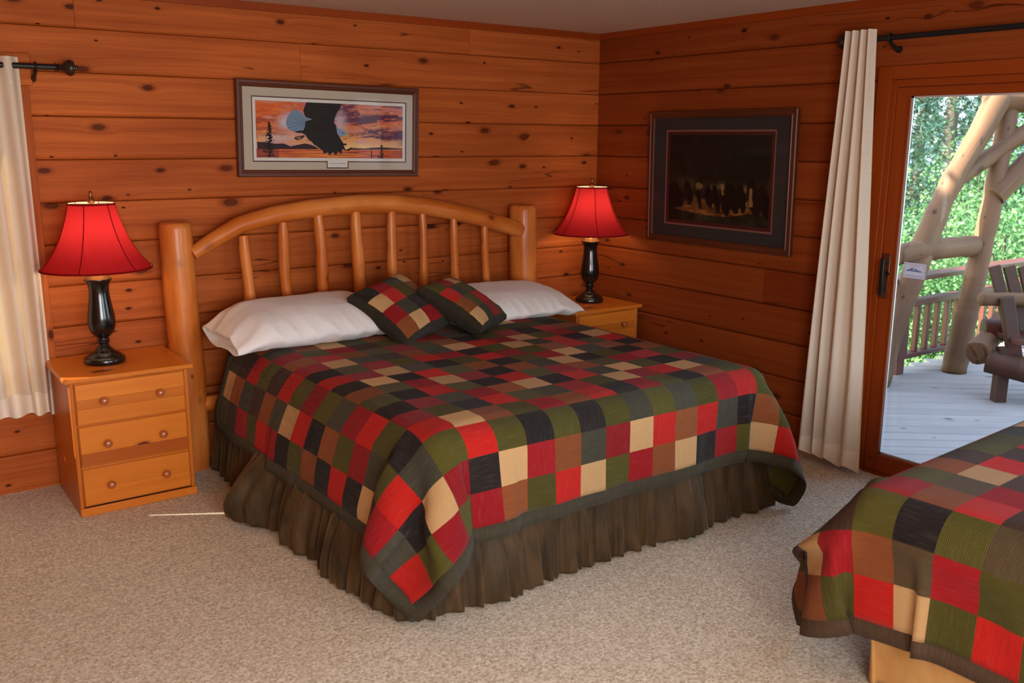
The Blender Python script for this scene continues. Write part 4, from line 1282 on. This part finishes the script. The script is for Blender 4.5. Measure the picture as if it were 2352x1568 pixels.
INK = paper('sepia_ink', (110, 84, 76))
script_text('caption_title', 'Summerland Wilderness', .0105, (pc, icz - IH / 2 - .033, .0100), pq, INK, TE)
g = G()
for a, wds in ((-.026, .007), (-.015, .014), (.006, .018)):
    pts = [(pc + a + wds * k / 16, icz - IH / 2 - .0455 + .0016 * math.sin(k * 1.9) + (.002 if k == 0 else 0), .0101) for k in range(17)]
    for p, q in zip(pts[:-1], pts[1:]): g.add([TE(p[0], p[1], p[2]), TE(q[0], q[1], p[2]), TE(q[0], q[1] + .0008, p[2]), TE(p[0], p[1] + .0008, p[2])], [(0, 1, 2, 3)])
obj('caption_line', g, INK, pq, smooth=False)
g = G()
pts = [(.335 + .05 * k / 30, icz - IH / 2 - .009 + .0022 * math.sin(k * 1.3) * math.cos(k * .37), .0056) for k in range(31)]
for p, q in zip(pts[:-1], pts[1:]): g.add([TE(p[0], p[1], p[2]), TE(q[0], q[1], p[2]), TE(q[0], q[1] + .0006, p[2]), TE(p[0], p[1] + .0006, p[2])], [(0, 1, 2, 3)])
obj('pencil_signature', g, INK, E1, smooth=False)


def sunset(u, v):
    """colour of the print at (u,v), v up"""
    hz = .165
    def mixc(a, b, t): t = max(0, min(1, t)); return [x * (1 - t) + y * t for x, y in zip(a, b)]
    if v > hz:
        t = (v - hz) / (1 - hz)
        n = fbm(u * 3.2, v * 5.5 - u * 1.2, 5, 1.3); n2 = fbm(u * 5 + 9, v * 9, 4, 4.0)
        base = mixc((250, 200, 130), (222, 96, 44), t * 1.7)
        base = mixc(base, (196, 120, 128), max(0, t - .3) * (.9 if u > .3 else .3))
        if u < .22: base = mixc(base, (226, 92, 22), .75 * max(0, 1 - abs(t - .75) * 1.4))
        base = mixc(base, (236, 150, 90), max(0, n2) * 1.2)
        wv = fbm(u * 2.2 + .8 * n2, v * 7.5 - u * 2.4 + .5 * n, 6, 7.7)
        if u > .42: base = mixc(base, (88, 40, 72), max(0, min(1, 2.6 * (n * .7 + wv * .9 + .10 + .30 * (u - .5)))) * .92 * (1 if t > .2 else t * 5))
        else: base = mixc(base, (150, 58, 46), max(0, min(1, 2.2 * (wv + .5 * n))) * .8 * (1 - .35 * t))
        base = mixc(base, (252, 176, 96), max(0, 1 - abs(wv - .02) * 14) * .75 * (.5 + .5 * min(1, 2 * u)))
        base = mixc(base, (206, 150, 160), max(0, -wv - .12) * 1.6)
        base = mixc(base, (208, 186, 206), 1.1 * math.exp(-((u - .19) / .06) ** 2 - ((v - .62) / .14) ** 2) + .9 * math.exp(-((u - .55) / .05) ** 2 - ((v - .68) / .2) ** 2) + .7 * math.exp(-((u - .14) / .12) ** 2 - ((v - .36) / .07) ** 2))
        base = mixc(base, (255, 216, 140), .8 * math.exp(-((v - hz) / .09) ** 2) * math.exp(-((u - .68) / .2) ** 2))
        return base
    n = fbm(u * 4, v * 60, 4, 2.0)
    base = mixc((228, 104, 46), (238, 140, 66), math.exp(-((u - .5) / .25) ** 2))
    base = mixc(base, (128, 40, 44), max(0, n + .05) * 1.3 + max(0, u - .75) * 1.4)
    if u < .14: base = mixc(base, (96, 36, 40), .5)
    return base


def pv_(X, Y):
    u = (X - 345) / 1735; top = 335 + 80 * u; bot = 1043 + 19 * u
    return u, 1 - (Y - top) / (bot - top)


def P_(X, Y, d):
    u, v = pv_(X, Y); u = min(max(u, 0), 1); v = min(max(v, 0), 1)
    return TE(icx - IW / 2 + u * IW, icz - IH / 2 + v * IH, d)


g = G(); nu, nv = 180, 70; cols = []
Pg = np.zeros((nv + 1, nu + 1, 3))
for i in range(nv + 1):
    for j in range(nu + 1):
        u, v = j / nu, i / nv
        Pg[i, j] = TE(icx - IW / 2 + u * IW, icz - IH / 2 + v * IH, .0056); cols.append(lin(sunset(u, v)))
g.grid(Pg)


def inkpoly(pts, col, d):
    """flat printed shape (ear clipped)"""
    from mathutils.geometry import tessellate_polygon
    v = [P_(X, Y, d) for X, Y in pts]
    tris = tessellate_polygon([[Vector((X, -Y, 0)) for X, Y in pts]])
    g.add(v, [tuple(t) for t in tris]); cols.extend([lin(col)] * len(v))


inkpoly([(355, 845), (400, 852), (430, 850), (550, 872), (600, 870), (640, 868), (680, 884), (720, 905), (800, 886), (890, 868), (940, 880), (1000, 905), (1050, 940), (355, 938)], (52, 26, 30), .0060)
inkpoly([(1380, 938), (1440, 925), (1600, 932), (1700, 922), (1830, 918), (1950, 928), (2080, 935), (2080, 950), (1400, 948)], (78, 40, 56), .0060)
rt = random.Random(5)
def spruce(cx, top, bot, wid, n, col, d):
    for k in range(n):
        t = rt.random() ** .8; y = top + (bot - top) * t; w = wid * (.12 + .88 * t) * rt.uniform(.3, 1)
        x = cx + rt.uniform(-1, 1) * w; s = rt.uniform(4, 13)
        inkpoly([(x - s, y), (x - s * .2, y - s * .6), (x + s, y - s * .1), (x + s * .5, y + s * .6), (x - s * .6, y + s * .5)], col, d)
    inkpoly([(cx - 2, top), (cx + 3, top), (cx + 7, bot), (cx - 6, bot)], col, d)
spruce(490, 598, 1040, 92, 250, (30, 20, 18), .0064)
spruce(1808, 870, 1058, 60, 60, (44, 24, 30), .0064); spruce(1680, 930, 1056, 12, 14, (54, 28, 34), .0064)
inkpoly([(905, 550), (850, 490), (800, 455), (770, 440), (745, 470), (720, 500), (700, 530), (685, 560), (678, 590), (675, 620), (682, 650), (695, 680), (718, 700), (742, 716), (800, 728), (870, 712), (895, 650), (905, 592), (975, 572)], (120, 142, 168), .0066)
for k in range(9):
    a = -2.55 - .12 + k * .19; x1, y1 = 900 + 225 * math.cos(a + .5 - 1.55 + 1.0), 600 - 0
    ex, ey = [(772, 446), (742, 478), (716, 510), (694, 546), (680, 592), (678, 632), (694, 674), (740, 712), (800, 726)][k]
    inkpoly([(890, 585 + k * 6), (ex, ey), (ex + 3, ey + 5), (890, 588 + k * 6)], (72, 92, 122), .0068)
inkpoly([(908, 362), (1308, 378), (1304, 425), (1285, 455), (1262, 490), (1245, 530), (1232, 570), (1226, 612), (1250, 645), (1268, 690), (1262, 740), (1290, 790), (1312, 830), (1340, 872), (1365, 868), (1377, 885), (1368, 895), (1338, 890), (1352, 930), (1368, 950), (1400, 938), (1437, 912), (1432, 938), (1396, 965), (1345, 950), (1322, 940), (1312, 1002), (1278, 972), (1270, 975), (1244, 1018), (1212, 978), (1204, 980), (1168, 1020), (1150, 985), (1146, 980), (1102, 998), (1086, 952), (1050, 932), (1020, 905), (985, 880), (960, 845), (925, 822), (905, 790), (892, 762), (850, 738), (800, 738), (762, 720), (870, 706), (888, 655), (895, 592), (978, 572), (900, 545), (882, 510), (872, 465), (890, 410)], (26, 19, 15), .0070)
rf = random.Random(8)
for k in range(46):
    x = rf.uniform(905, 1230); y = rf.uniform(400, 900); L = rf.uniform(30, 90)
    if y > 620 and (x < 905 + (y - 620) * .55 or x > 1290): continue
    sl = (y - 620) / 700
    inkpoly([(x, y), (x + L * .5, y + L * .15 + L * sl), (x + L, y + L * 1.2 * max(0, sl) + 4), (x + L * .5, y + L * .15 + L * sl + 5)], rf.choice([(46, 34, 26), (38, 28, 22), (58, 44, 33)]), .0072)
for k in range(14):
    x = 930 + k * 26; inkpoly([(x, 690 + k * 8), (x + 60, 740 + k * 10), (x + 62, 744 + k * 10), (x, 694 + k * 8)], (54, 40, 30), .0073)
    x = 905 + k * 24; inkpoly([(x, 395 + (k % 4) * 40), (x + 90, 402 + (k % 4) * 38), (x + 90, 405 + (k % 4) * 38), (x, 399 + (k % 4) * 40)], (50, 38, 28), .0073)
inkpoly([(1252, 660), (1285, 678), (1318, 694), (1356, 714), (1380, 745), (1378, 762), (1345, 782), (1290, 778), (1262, 740)], (134, 156, 180), .0074)
inkpoly([(1312, 735), (1345, 740), (1346, 748), (1320, 744)], (40, 44, 54), .0076)
inkpoly([(1378, 742), (1400, 766), (1404, 785), (1395, 806), (1388, 788), (1370, 780), (1345, 780), (1378, 760)], (206, 170, 60), .0076)
inkpoly([(885, 765), (830, 776), (776, 785), (766, 800), (772, 818), (800, 829), (850, 812), (880, 785)], (64, 44, 30), .0075)
inkpoly([(790, 795), (830, 788), (845, 796), (815, 812), (796, 812)], (190, 110, 90), .0077)
obj('eagle_print', g, PRINT, E1, smooth=False, vcol=cols)
g = G(); sheet(g, TE, -EW / 2 + .036, EW / 2 - .036, -EH / 2 + .036, EH / 2 - .036, .0125); obj('picture_glass', g, PICGLASS, E1, smooth=False)

# --- dark painting print on the right wall
PCn = Vector((0, -1.118, 1.506)); PW, PH = 1.140, .812
def TP(x, z, d): return (-.004 - d - .014 * (z + .4) / .8, PCn.y - x, PCn.z + z)
E2 = thing('framed_picture', (-.015, PCn.y, PCn.z - PH / 2), 'large dark framed print of a herd at a forest edge beside the door curtain', 'picture')
g = G(); frame_ring(g, TP, PW, PH, .044, .026, [(0, 0), (0, .8), (.1, 1), (.28, 1.0), (.34, .8), (.7, .8), (.78, .95), (.9, .9), (1.0, .5), (1, .2)])
sheet(g, TP, -PW / 2 + .01, PW / 2 - .01, -PH / 2 + .01, PH / 2 - .01, .001); obj('frame', g, DARKW, E2, angle=30)
QW, QH = .795, .522
g = G(); mat_ring(g, TP, PW - .08, PH - .08, QW + .062, QH + .062, .0100); obj('mat_board', g, paper('charcoal_mat', (56, 46, 46), .85), E2, smooth=False)
g = G(); mat_ring(g, TP, QW + .064, QH + .064, QW + .042, QH + .042, .0085); obj('mat_liner', g, paper('rose_liner', (150, 92, 84)), E2, smooth=False)
g = G(); mat_ring(g, TP, QW + .044, QH + .044, QW, QH, .0070); obj('inner_mat', g, paper('wine_mat', (76, 22, 18)), E2, smooth=False)
g = G(); cols = []; nu, nv = 110, 76; Pg = np.zeros((nv + 1, nu + 1, 3))
herd = [(.07, .30, .10, .16), (.21, .33, .045, .13), (.32, .29, .022, .13), (.42, .31, .04, .13), (.50, .27, .03, .16), (.585, .25, .045, .17), (.67, .29, .05, .17), (.74, .31, .04, .17), (.86, .31, .06, .2), (.95, .3, .05, .2), (.63, .35, .05, .12)]
for i in range(nv + 1):
    for j in range(nu + 1):
        u, v = j / nu, i / nv
        Pg[i, j] = TP(-QW / 2 + u * QW, -QH / 2 + v * QH, .0052)
        n = fbm(u * 7, v * 7, 5, 8.0); n2 = fbm(u * 12, v * 40, 4, 2.5); n3 = fbm(u * 40, v * 4, 3, 6.0)
        c = np.array((30, 27, 22.)) + (14 * max(0, n) + 12 * max(0, n3)) * np.array((1, .95, .9))
        if v < .55:
            k = math.exp(-((v - .40) / .07) ** 2); c = c + k * (.35 + 1.6 * max(0, n)) * np.array((84, 66, 34.))
        gb_ = .20 + .03 * math.sin(u * 9) + .02 * n
        top_ = .24 + .05 * math.exp(-((u - .2) / .1) ** 2)
        if .08 < u and abs(v - (gb_ - .02)) < .075 + .03 * n + .03 * math.exp(-((u - .22) / .12) ** 2): c = np.array((176, 112, 54.)) * (.75 + .5 * n2)
        elif v < gb_ - .05: c = np.array((50, 46, 32.)) * (.9 + .8 * n)
        for (hx, hy, hw, hh) in herd:
            e = ((u - hx + .15 * (v - hy)) / hw) ** 2 + ((v - hy) / hh) ** 2
            if e < 1 + .5 * n: c = np.array((17, 14, 13.)) + 6 * max(0, n)
        if math.hypot((u - .56) / .02, (v - .38) / .06) < 1 + n or math.hypot((u - .83) / .018, (v - .33) / .07) < 1 + n: c = np.array((170, 128, 74.))
        if math.hypot((u - .33) / .05, (v - .41) / .035) < 1 + n: c = np.array((140, 112, 64.))
        cols.append(lin(np.clip(c, 4, 255)))
g.grid(Pg); obj('herd_print', g, PAINTING, E2, smooth=False, vcol=cols)
g = G(); sheet(g, TP, -PW / 2 + .042, PW / 2 - .042, -PH / 2 + .042, PH / 2 - .042, .0135); obj('picture_glass', g, PICGLASS, E2, smooth=False)
# ------------------------------------------------------------------ outside: deck, railing, log swing
ZD = -.10
dv = Vector((.776, -.631, 0)).normalized(); dn = Vector((-dv.y, dv.x, 0))
g = G(); w = .139
from mathutils.geometry import intersect_line_line_2d
DX0, DX1, DY0, DY1 = .15, 6.3, -6.0, -.78
def clip_line(o):
    """the part of a board centre line inside the deck rectangle"""
    lo, hi = -20.0, 20.0
    for k, (a, b) in enumerate(((DX0, DX1), (DY0, DY1))):
        d = dv[k]; p = o[k]
        t0, t1 = (a - p) / d, (b - p) / d
        if t0 > t1: t0, t1 = t1, t0
        lo, hi = max(lo, t0), min(hi, t1)
    return lo, hi
for k in range(-50, 60):
    o = dn * (k * (w + .005)) + Vector((2.5, -2.5, 0)); lo, hi = clip_line(o); lo += .0
    if hi - lo < .1: continue
    v = []
    for t in (lo, hi):
        for (s, z) in ((-w / 2, ZD - .035), (-w / 2, ZD - .005), (-w / 2 + .006, ZD), (w / 2 - .006, ZD), (w / 2, ZD - .005), (w / 2, ZD - .035)):
            p = o + dv * t + dn * s; v.append((p.x, p.y, z))
    off = random.uniform(0, 40); L = hi - lo
    fs = [(i, (i + 1) % 6, (i + 1) % 6 + 6, i + 6) for i in range(6)] + [(5, 4, 3, 2, 1, 0), (6, 7, 8, 9, 10, 11)]
    uv = [[(off, off + i * .03), (off, off + i * .03 + .1), (off + L, off + i * .03 + .1), (off + L, off + i * .03)] for i in range(6)] + [[(0, 0)] * 6] * 2
    g.add(v, fs, uv, 0)
struct('deck', g, DECKW, 'weathered grey deck boards laid on the diagonal', smooth=False)
g = G(); g.box((DX0, -.80, ZD - .24), (DX1, -.76, ZD - .03)); g.box((DX1 - .04, DY0, ZD - .24), (DX1, -.8, ZD - .03), grain=1); struct('deck_skirt_board', g, REDW, smooth=False)

RL = thing('deck_railing', (3.2, -.88, ZD), 'red stained wooden railing along the far edge of the deck', 'railing')
ry = -.885
def rz(x, z): return z
g = G(); g.box((.2, ry - .075, .655), (6.2, ry + .075, .695)); obj('cap_rail', g, REDW, RL, bevel=.006)
g = G(); g.box((.2, ry - .05, .445), (6.2, ry + .05, .495)); obj('middle_rail', g, REDW, RL, bevel=.006)
g = G(); g.box((.2, ry - .045, .015), (6.2, ry + .045, .055)); obj('bottom_rail', g, REDW, RL, bevel=.005)
for x in (.45, 2.475, 4.5, 6.15):
    g = G(); g.box((x - .048, ry - .048, ZD), (x + .048, ry + .048, .655), grain=2); obj('post', g, REDW, RL, bevel=.004)
x = .62
while x < 6.0:
    if min(abs(x - p) for p in (.45, 2.475, 4.5, 6.15)) > .09:
        g = G(); g.box((x - .021, ry - .021, .055), (x + .021, ry + .021, .445), grain=2); obj('baluster', g, REDW, RL, bevel=.003)
    x += .150


def log(g, pts, rad, **k):
    """natural log: fine points along a bent centre line with bumps"""
    pts = [Vector(p) for p in pts]; out = []; rr = []
    n = 9
    for i in range(len(pts) - 1):
        for q in range(n):
            t = q / n; out.append(pts[i].lerp(pts[i + 1], t)); rr.append(rad[i] + (rad[i + 1] - rad[i]) * t)
    out.append(pts[-1]); rr.append(rad[-1])
    o = random.uniform(0, 50)
    out = [p + Vector((mnoise.noise(p * 1.7 + Vector((o, 0, 0))), mnoise.noise(p * 1.7 + Vector((0, o, 0))), 0)) * .022 for p in out]
    rr = [r * (1 + .12 * mnoise.noise(Vector((i * .45, o, 0))) ) for i, r in enumerate(rr)]
    g.tube(out, rr, 20, wob=.10, **k)


SW = thing('log_swing_frame', (3.1, -1.05, ZD), 'tall weathered log A frame of the porch swing on the deck', 'swing frame')
g = G(); log(g, [(2.915, -1.135, ZD), (3.03, -1.13, .35), (3.175, -1.10, .80), (3.33, -1.07, 1.35), (3.50, -1.03, 1.98)], [.098, .088, .082, .078, .075], endround=.02); obj('upright_log', g, SILVER, SW, angle=60)
g = G(); log(g, [(1.99, -1.03, ZD), (2.27, -1.015, .483), (2.58, -1.006, 1.03), (2.91, -.99, 1.497), (3.39, -1.02, 2.096)], [.10, .092, .088, .086, .092], endround=.02); obj('leaning_log', g, SILVER, SW, angle=60)
g = G(); log(g, [(2.253, -.935, .885), (2.56, -1.035, .915), (3.18, -1.06, .915)], [.085, .082, .080], endround=.02); obj('cross_log', g, SILVER, SW, angle=60)
g = G(); log(g, [(3.38, -.93, 2.075), (3.90, -1.32, 2.10), (4.6, -1.85, 2.10), (5.3, -2.35, 2.10)], [.115, .115, .11, .11], endround=.02); obj('top_beam', g, SILVER, SW, angle=60)
g = G(); log(g, [(2.90, -.97, 1.43), (3.30, -1.03, 1.63), (3.62, -1.15, 1.83), (3.85, -1.29, 2.02)], [.062, .066, .068, .07], endround=.01); obj('brace', g, SILVER, SW, angle=60)
g = G(); log(g, [(3.30, -1.10, 1.30), (3.60, -1.20, 1.60), (3.95, -1.38, 1.98)], [.085, .085, .08]); obj('brace', g, SILVER, SW, angle=60)
g = G(); log(g, [(5.0, -2.9, ZD), (5.15, -2.55, 1.0), (5.28, -2.36, 2.05)], [.11, .10, .09]); obj('far_upright_log', g, SILVER, SW, angle=60)
g = G(); log(g, [(5.7, -2.0, ZD), (5.5, -2.2, 1.0), (5.28, -2.34, 2.05)], [.11, .10, .09]); obj('far_leaning_log', g, SILVER, SW, angle=60)

BN = thing('porch_swing', (2.75, -1.95, ZD), 'log and board porch bench at the right edge of the deck view', 'bench')
ad = Vector((.80, -.60, 0))
def bp(a, b, z): p = Vector((2.262, -1.60, 0)) + ad * a + Vector((.60, .80, 0)) * b; return (p.x, p.y, z)
g = G(); log(g, [bp(.035, .0, .635), bp(.35, .0, .630), bp(.75, .0, .625)], [.050, .055, .055], endround=.02); obj('arm_log', g, SILVER, BN, angle=60)
def board(g, a, b, w, t, side):
    a, b = Vector(a), Vector(b); d = (b - a).normalized(); s = Vector(side).normalized(); s = (s - d * s.dot(d)).normalized(); n = d.cross(s)
    v = [tuple(p + s * (w / 2 * i) + n * (t / 2 * j)) for p in (a, b) for i, j in ((-1, -1), (1, -1), (1, 1), (-1, 1))]
    L = (b - a).length; o = random.uniform(0, 30)
    g.add(v, [(3, 2, 1, 0), (4, 5, 6, 7), (0, 1, 5, 4), (1, 2, 6, 5), (2, 3, 7, 6), (3, 0, 4, 7)], [[(o, o), (o, o + w), (o + t, o + w), (o + t, o)]] * 2 + [[(o, o), (o, o + w), (o + L, o + w), (o + L, o)]] * 4)
for k in range(5):
    x = .20 + k * .105
    g = G(); board(g, bp(x - .06, .10, .86), bp(x + .07, .02, .40), .085, .03, ad); obj('back_slat', g, BENCHW, BN, bevel=.006)
g = G(); board(g, bp(.17, -.06, .66), bp(.27, -.12, .16), .10, .05, ad); obj('arm_support', g, BENCHW, BN, bevel=.008)
g = G(); log(g, [bp(.01, -.06, .245), bp(.16, .12, .30), bp(.40, .40, .40)], [.088, .082, .08], endround=.012); obj('base_log', g, SILVER, BN, angle=60)
g = G(); log(g, [bp(.10, -.06, .19), bp(.30, -.20, .16), bp(.8, -.3, .12)], [.085, .09, .09]); obj('front_log', g, BENCHW, BN, angle=60)
g = G(); log(g, [bp(.14, .16, .38), bp(.5, .1, .38)], [.085, .08], endround=.01); obj('seat_log', g, BENCHW, BN, angle=60)
g = G()
for k in range(4): board(g, bp(.2, .0 - .11 * k + .14, .36), bp(.95, .0 - .11 * k + .14, .36), .10, .03, (.60, .80, 0))
obj('seat_board', g, BENCHW, BN)
for a in (.18, .8):
    g = G(); board(g, bp(a, -.1, .30), bp(a, -.1, ZD), .08, .08, ad); obj('foot', g, BENCHW, BN)

# lawn
GZ = -.95
g = G(); n = 40
Xs, Ys = np.meshgrid(np.linspace(.4, 60, n), np.linspace(-20, 50, n)); Zs = np.zeros_like(Xs)
for i in range(n):
    for j in range(n): Zs[i, j] = GZ + .15 * mnoise.noise(Vector((Xs[i, j] * .15, Ys[i, j] * .15, 0))) + .02 * max(0, Xs[i, j] - 10)
g.grid(np.stack([Xs, Ys, Zs], -1)); struct('lawn', g, GRASS, 'sunlit green lawn below the deck', loc=(20, 10, GZ))
g = G(); g.box((-14, .15, GZ - .4), (.4, 30, GZ - .05)); g.box((.15, -14, GZ - .4), (.4, .15, GZ - .05)); struct('yard', g, GRASS)


def conifer(name, loc, h, r, label, nb, seed, dens=1.0):
    rr = random.Random(seed); root = thing(name, loc, label, 'tree', 'conifers behind the deck')
    x, y, z = loc
    g = G(); g.tube([(x, y, z), (x + .05, y, z + h * .5), (x, y, z + h)], [h * .008 + .04, h * .006 + .03, .015], 10, wob=.1); obj('trunk', g, BARK, root)
    verts = []; faces = []
    for b in range(nb):
        t = .06 + .94 * rr.random() ** 1.1
        zb = z + h * t; R = r * (1 - t) ** .75 * rr.uniform(.75, 1.1) + .15; a = rr.uniform(0, 2 * PI)
        d = Vector((math.cos(a), math.sin(a), -.18 + .5 * t)).normalized(); up = Vector((0, 0, 1)); sd = d.cross(up).normalized()
        nt = int((6 + R * 9) * dens)
        for k in range(nt):
            q = rr.uniform(.15, 1)
            c = Vector((x, y, zb)) + d * R * q + sd * rr.gauss(0, .13) * R * q + up * rr.gauss(-.06, .09) * R
            for f in range(8):
                dd = (d * .7 + sd * rr.gauss(0, .8) + up * rr.gauss(.1, .6)).normalized(); L = rr.uniform(.07, .16)
                s2 = dd.cross(Vector((rr.gauss(0, 1), rr.gauss(0, 1), rr.gauss(0, 1)))).normalized() * .010
                o = len(verts); verts += [c - s2, c + s2, c + dd * L + s2 * .6, c + dd * L - s2 * .6]; faces.append((o, o + 1, o + 2, o + 3))
    g = G(); g.add(verts, faces, [[(0, 0)] * 4] * len(faces)); obj('foliage', g, NEEDLE, root, smooth=False)
    return root


def bush(name, loc, h, r, label, n, seed, ls=.06, trunk=True, group='leafy shrubs behind the railing', z0=.1):
    rr = random.Random(seed); root = thing(name, loc, label, 'shrub', group); x, y, z = loc
    g = G()
    for k in range(5):
        a = rr.uniform(0, 6.28); q = rr.uniform(.2, .6) * r
        g.tube([(x, y, z), (x + q * .4 * math.cos(a), y + q * .4 * math.sin(a), z + h * .45), (x + q * math.cos(a), y + q * math.sin(a), z + h * .9)], [.03, .018, .006], 7)
    obj('stem', g, BARK, root)
    verts = []; faces = []
    cl = [(Vector((rr.gauss(0, .42), rr.gauss(0, .42), 0)) * r + Vector((0, 0, h * (z0 + (1 - z0) * rr.random()))), rr.uniform(.12, .3)) for _ in range(max(8, n // 45))]
    for k in range(n):
        c0, cr = cl[k % len(cl)]
        c = Vector((x, y, z)) + c0 + Vector((rr.gauss(0, cr), rr.gauss(0, cr), rr.gauss(0, cr * .8)))
        d = Vector((rr.gauss(0, 1), rr.gauss(0, 1), rr.gauss(-.2, .7))).normalized(); s = d.cross(Vector((rr.gauss(0, 1), rr.gauss(0, 1), rr.gauss(0, 1)))).normalized(); L = ls * rr.uniform(.7, 1.3)
        nn = d.cross(s) * L * .12
        o = len(verts); verts += [c, c + d * L * .5 + s * L * .36 + nn, c + d * L, c + d * L * .5 - s * L * .36 + nn]; faces.append((o, o + 1, o + 2, o + 3))
    g = G(); g.add(verts, faces, [[(0, 0)] * 4] * len(faces)); obj('foliage', g, LEAF, root, smooth=False)
    return root


def polar(px_dir, dist):
    return (-4.338 + px_dir[0] * dist, -4.983 + px_dir[1] * dist)


cs = [((.935, .592), 16.5, 9.5, 1.9), ((.985, .556), 15.5, 9.5, 1.7), ((1.035, .517), 17, 11, 1.9), ((1.09, .475), 15.5, 9.5, 1.8), ((.96, .575), 22.5, 13, 2.1), ((1.01, .536), 23, 14, 2.2), ((1.06, .497), 22.5, 14, 2.2), ((.90, .615), 21, 12, 2.1), ((1.12, .45), 21, 12, 2.1)]
for k, (d, dist, h, r) in enumerate(cs):
    x, y = polar(d, dist)
    conifer('conifer_tree', (x, y, GZ + .1), h, r, 'dark green conifer standing among the trees beyond the deck', 150, 20 + k, .9)
bs = [((.985, .55), 10.4, 1.4, .50), ((1.045, .503), 10.2, 1.85, .5), ((1.10, .47), 10.6, 1.8, .5), ((1.02, .525), 12.4, 2.6, .55), ((1.075, .487), 13.0, 3.2, .6), ((.95, .575), 12.4, 1.6, .55), ((.915, .60), 10.6, 1.4, .5)]
for k, (d, dist, h, r) in enumerate(bs):
    x, y = polar(d, dist)
    bush('leafy_shrub', (x, y, GZ + .02), h, r, 'bright green leafy shrub growing behind the deck railing', 4200, 60 + k, .052)
# unseen tree added behind the house to shade the deck and log feet
T3 = bush('added_shade_tree', (-2.5, 1.6, GZ), 6.5, 1.2, 'leafy tree added behind the back wall, outside the picture, to shade the deck', 6500, 99, .22, group=None, z0=.83); T3['category'] = 'tree'

# ------------------------------------------------------------------ light
def area(name, loc, rot, sx_, sy_, power, col, spread=PI):
    l = bpy.data.lights.new(name, 'AREA'); l.shape = 'RECTANGLE'; l.size = sx_; l.size_y = sy_; l.energy = power; l.color = col; l.spread = spread
    o = bpy.data.objects.new(name, l); o.location = loc; o.rotation_euler = rot; COL.objects.link(o); return o


sun = bpy.data.lights.new('sun', 'SUN'); sun.energy = SUN; sun.angle = math.radians(.53); sun.color = (1, .93, .82)
so = bpy.data.objects.new('sun', sun); COL.objects.link(so)
sd = Vector((-.86, .50, .90)); so.rotation_euler = sd.to_track_quat('Z', 'Y').to_euler()
# added fill lights behind the camera, set in the unseen rear openings
area('rear_fill_light', (-3.95, Y0 - .02, 1.42), (PI / 2, 0, 0), 1.8, 1.15, P1, (1.0, .95, .89))
area('rear_fill_light', (-1.5, Y0 - .02, 1.42), (PI / 2, 0, 0), 1.5, 1.15, P2, (.88, .94, 1.0))
w = bpy.data.worlds.new('World'); scene.world = w; w.use_nodes = True
nt = w.node_tree; nt.nodes.clear()
sky = nt.nodes.new('ShaderNodeTexSky'); sky.sky_type = 'NISHITA'; sky.sun_disc = False; sky.sun_elevation = math.radians(32); sky.sun_rotation = math.atan2(-.86, .50); sky.air_density = 1.0; sky.dust_density = 2.5; sky.altitude = 400
bg = nt.nodes.new('ShaderNodeBackground'); bg.inputs[1].default_value = SKY
mx = nt.nodes.new('ShaderNodeMix'); mx.data_type = 'RGBA'; mx.inputs[0].default_value = .45; mx.inputs[7].default_value = (3.0, 4.1, 5.9, 1)
nt.links.new(sky.outputs[0], mx.inputs[6]); nt.links.new(mx.outputs[2], bg.inputs[0])
wo = nt.nodes.new('ShaderNodeOutputWorld'); nt.links.new(bg.outputs[0], wo.inputs[0])
pl = area('door_portal', (.16, -3.1, 1.02), (0, PI / 2, 0), 2.0, 1.9, 1, (1, 1, 1)); pl.data.cycles.is_portal = True

# ------------------------------------------------------------------ camera
cam = bpy.data.cameras.new('camera'); cam.sensor_width = 36; cam.lens = 2136.77 / 2352 * 36; cam.clip_start = .05; cam.dof.use_dof = True; cam.dof.focus_distance = 4.7; cam.dof.aperture_fstop = 3.5
co = bpy.data.objects.new('camera', cam); COL.objects.link(co)
Rm = Matrix(((0.80987644, -0.58656529, 0.00642795), (0.11979779, 0.17611315, 0.97705304), (-0.57423744, -0.79052218, 0.21289912)))
co.matrix_world = Matrix.Translation((-4.33840456, -4.98348628, 1.73857887)) @ Rm.transposed().to_4x4()
scene.camera = co
scene.view_settings.view_transform = 'Standard'; scene.view_settings.look = 'None'; scene.view_settings.exposure = EXPO; scene.view_settings.gamma = 1; scene.view_settings.use_curve_mapping = False
scene.cycles.max_bounces = 10; scene.cycles.diffuse_bounces = 5; scene.cycles.transparent_max_bounces = 16; scene.cycles.sample_clamp_indirect = 6; scene.cycles.caustics_reflective = False; scene.cycles.caustics_refractive = False
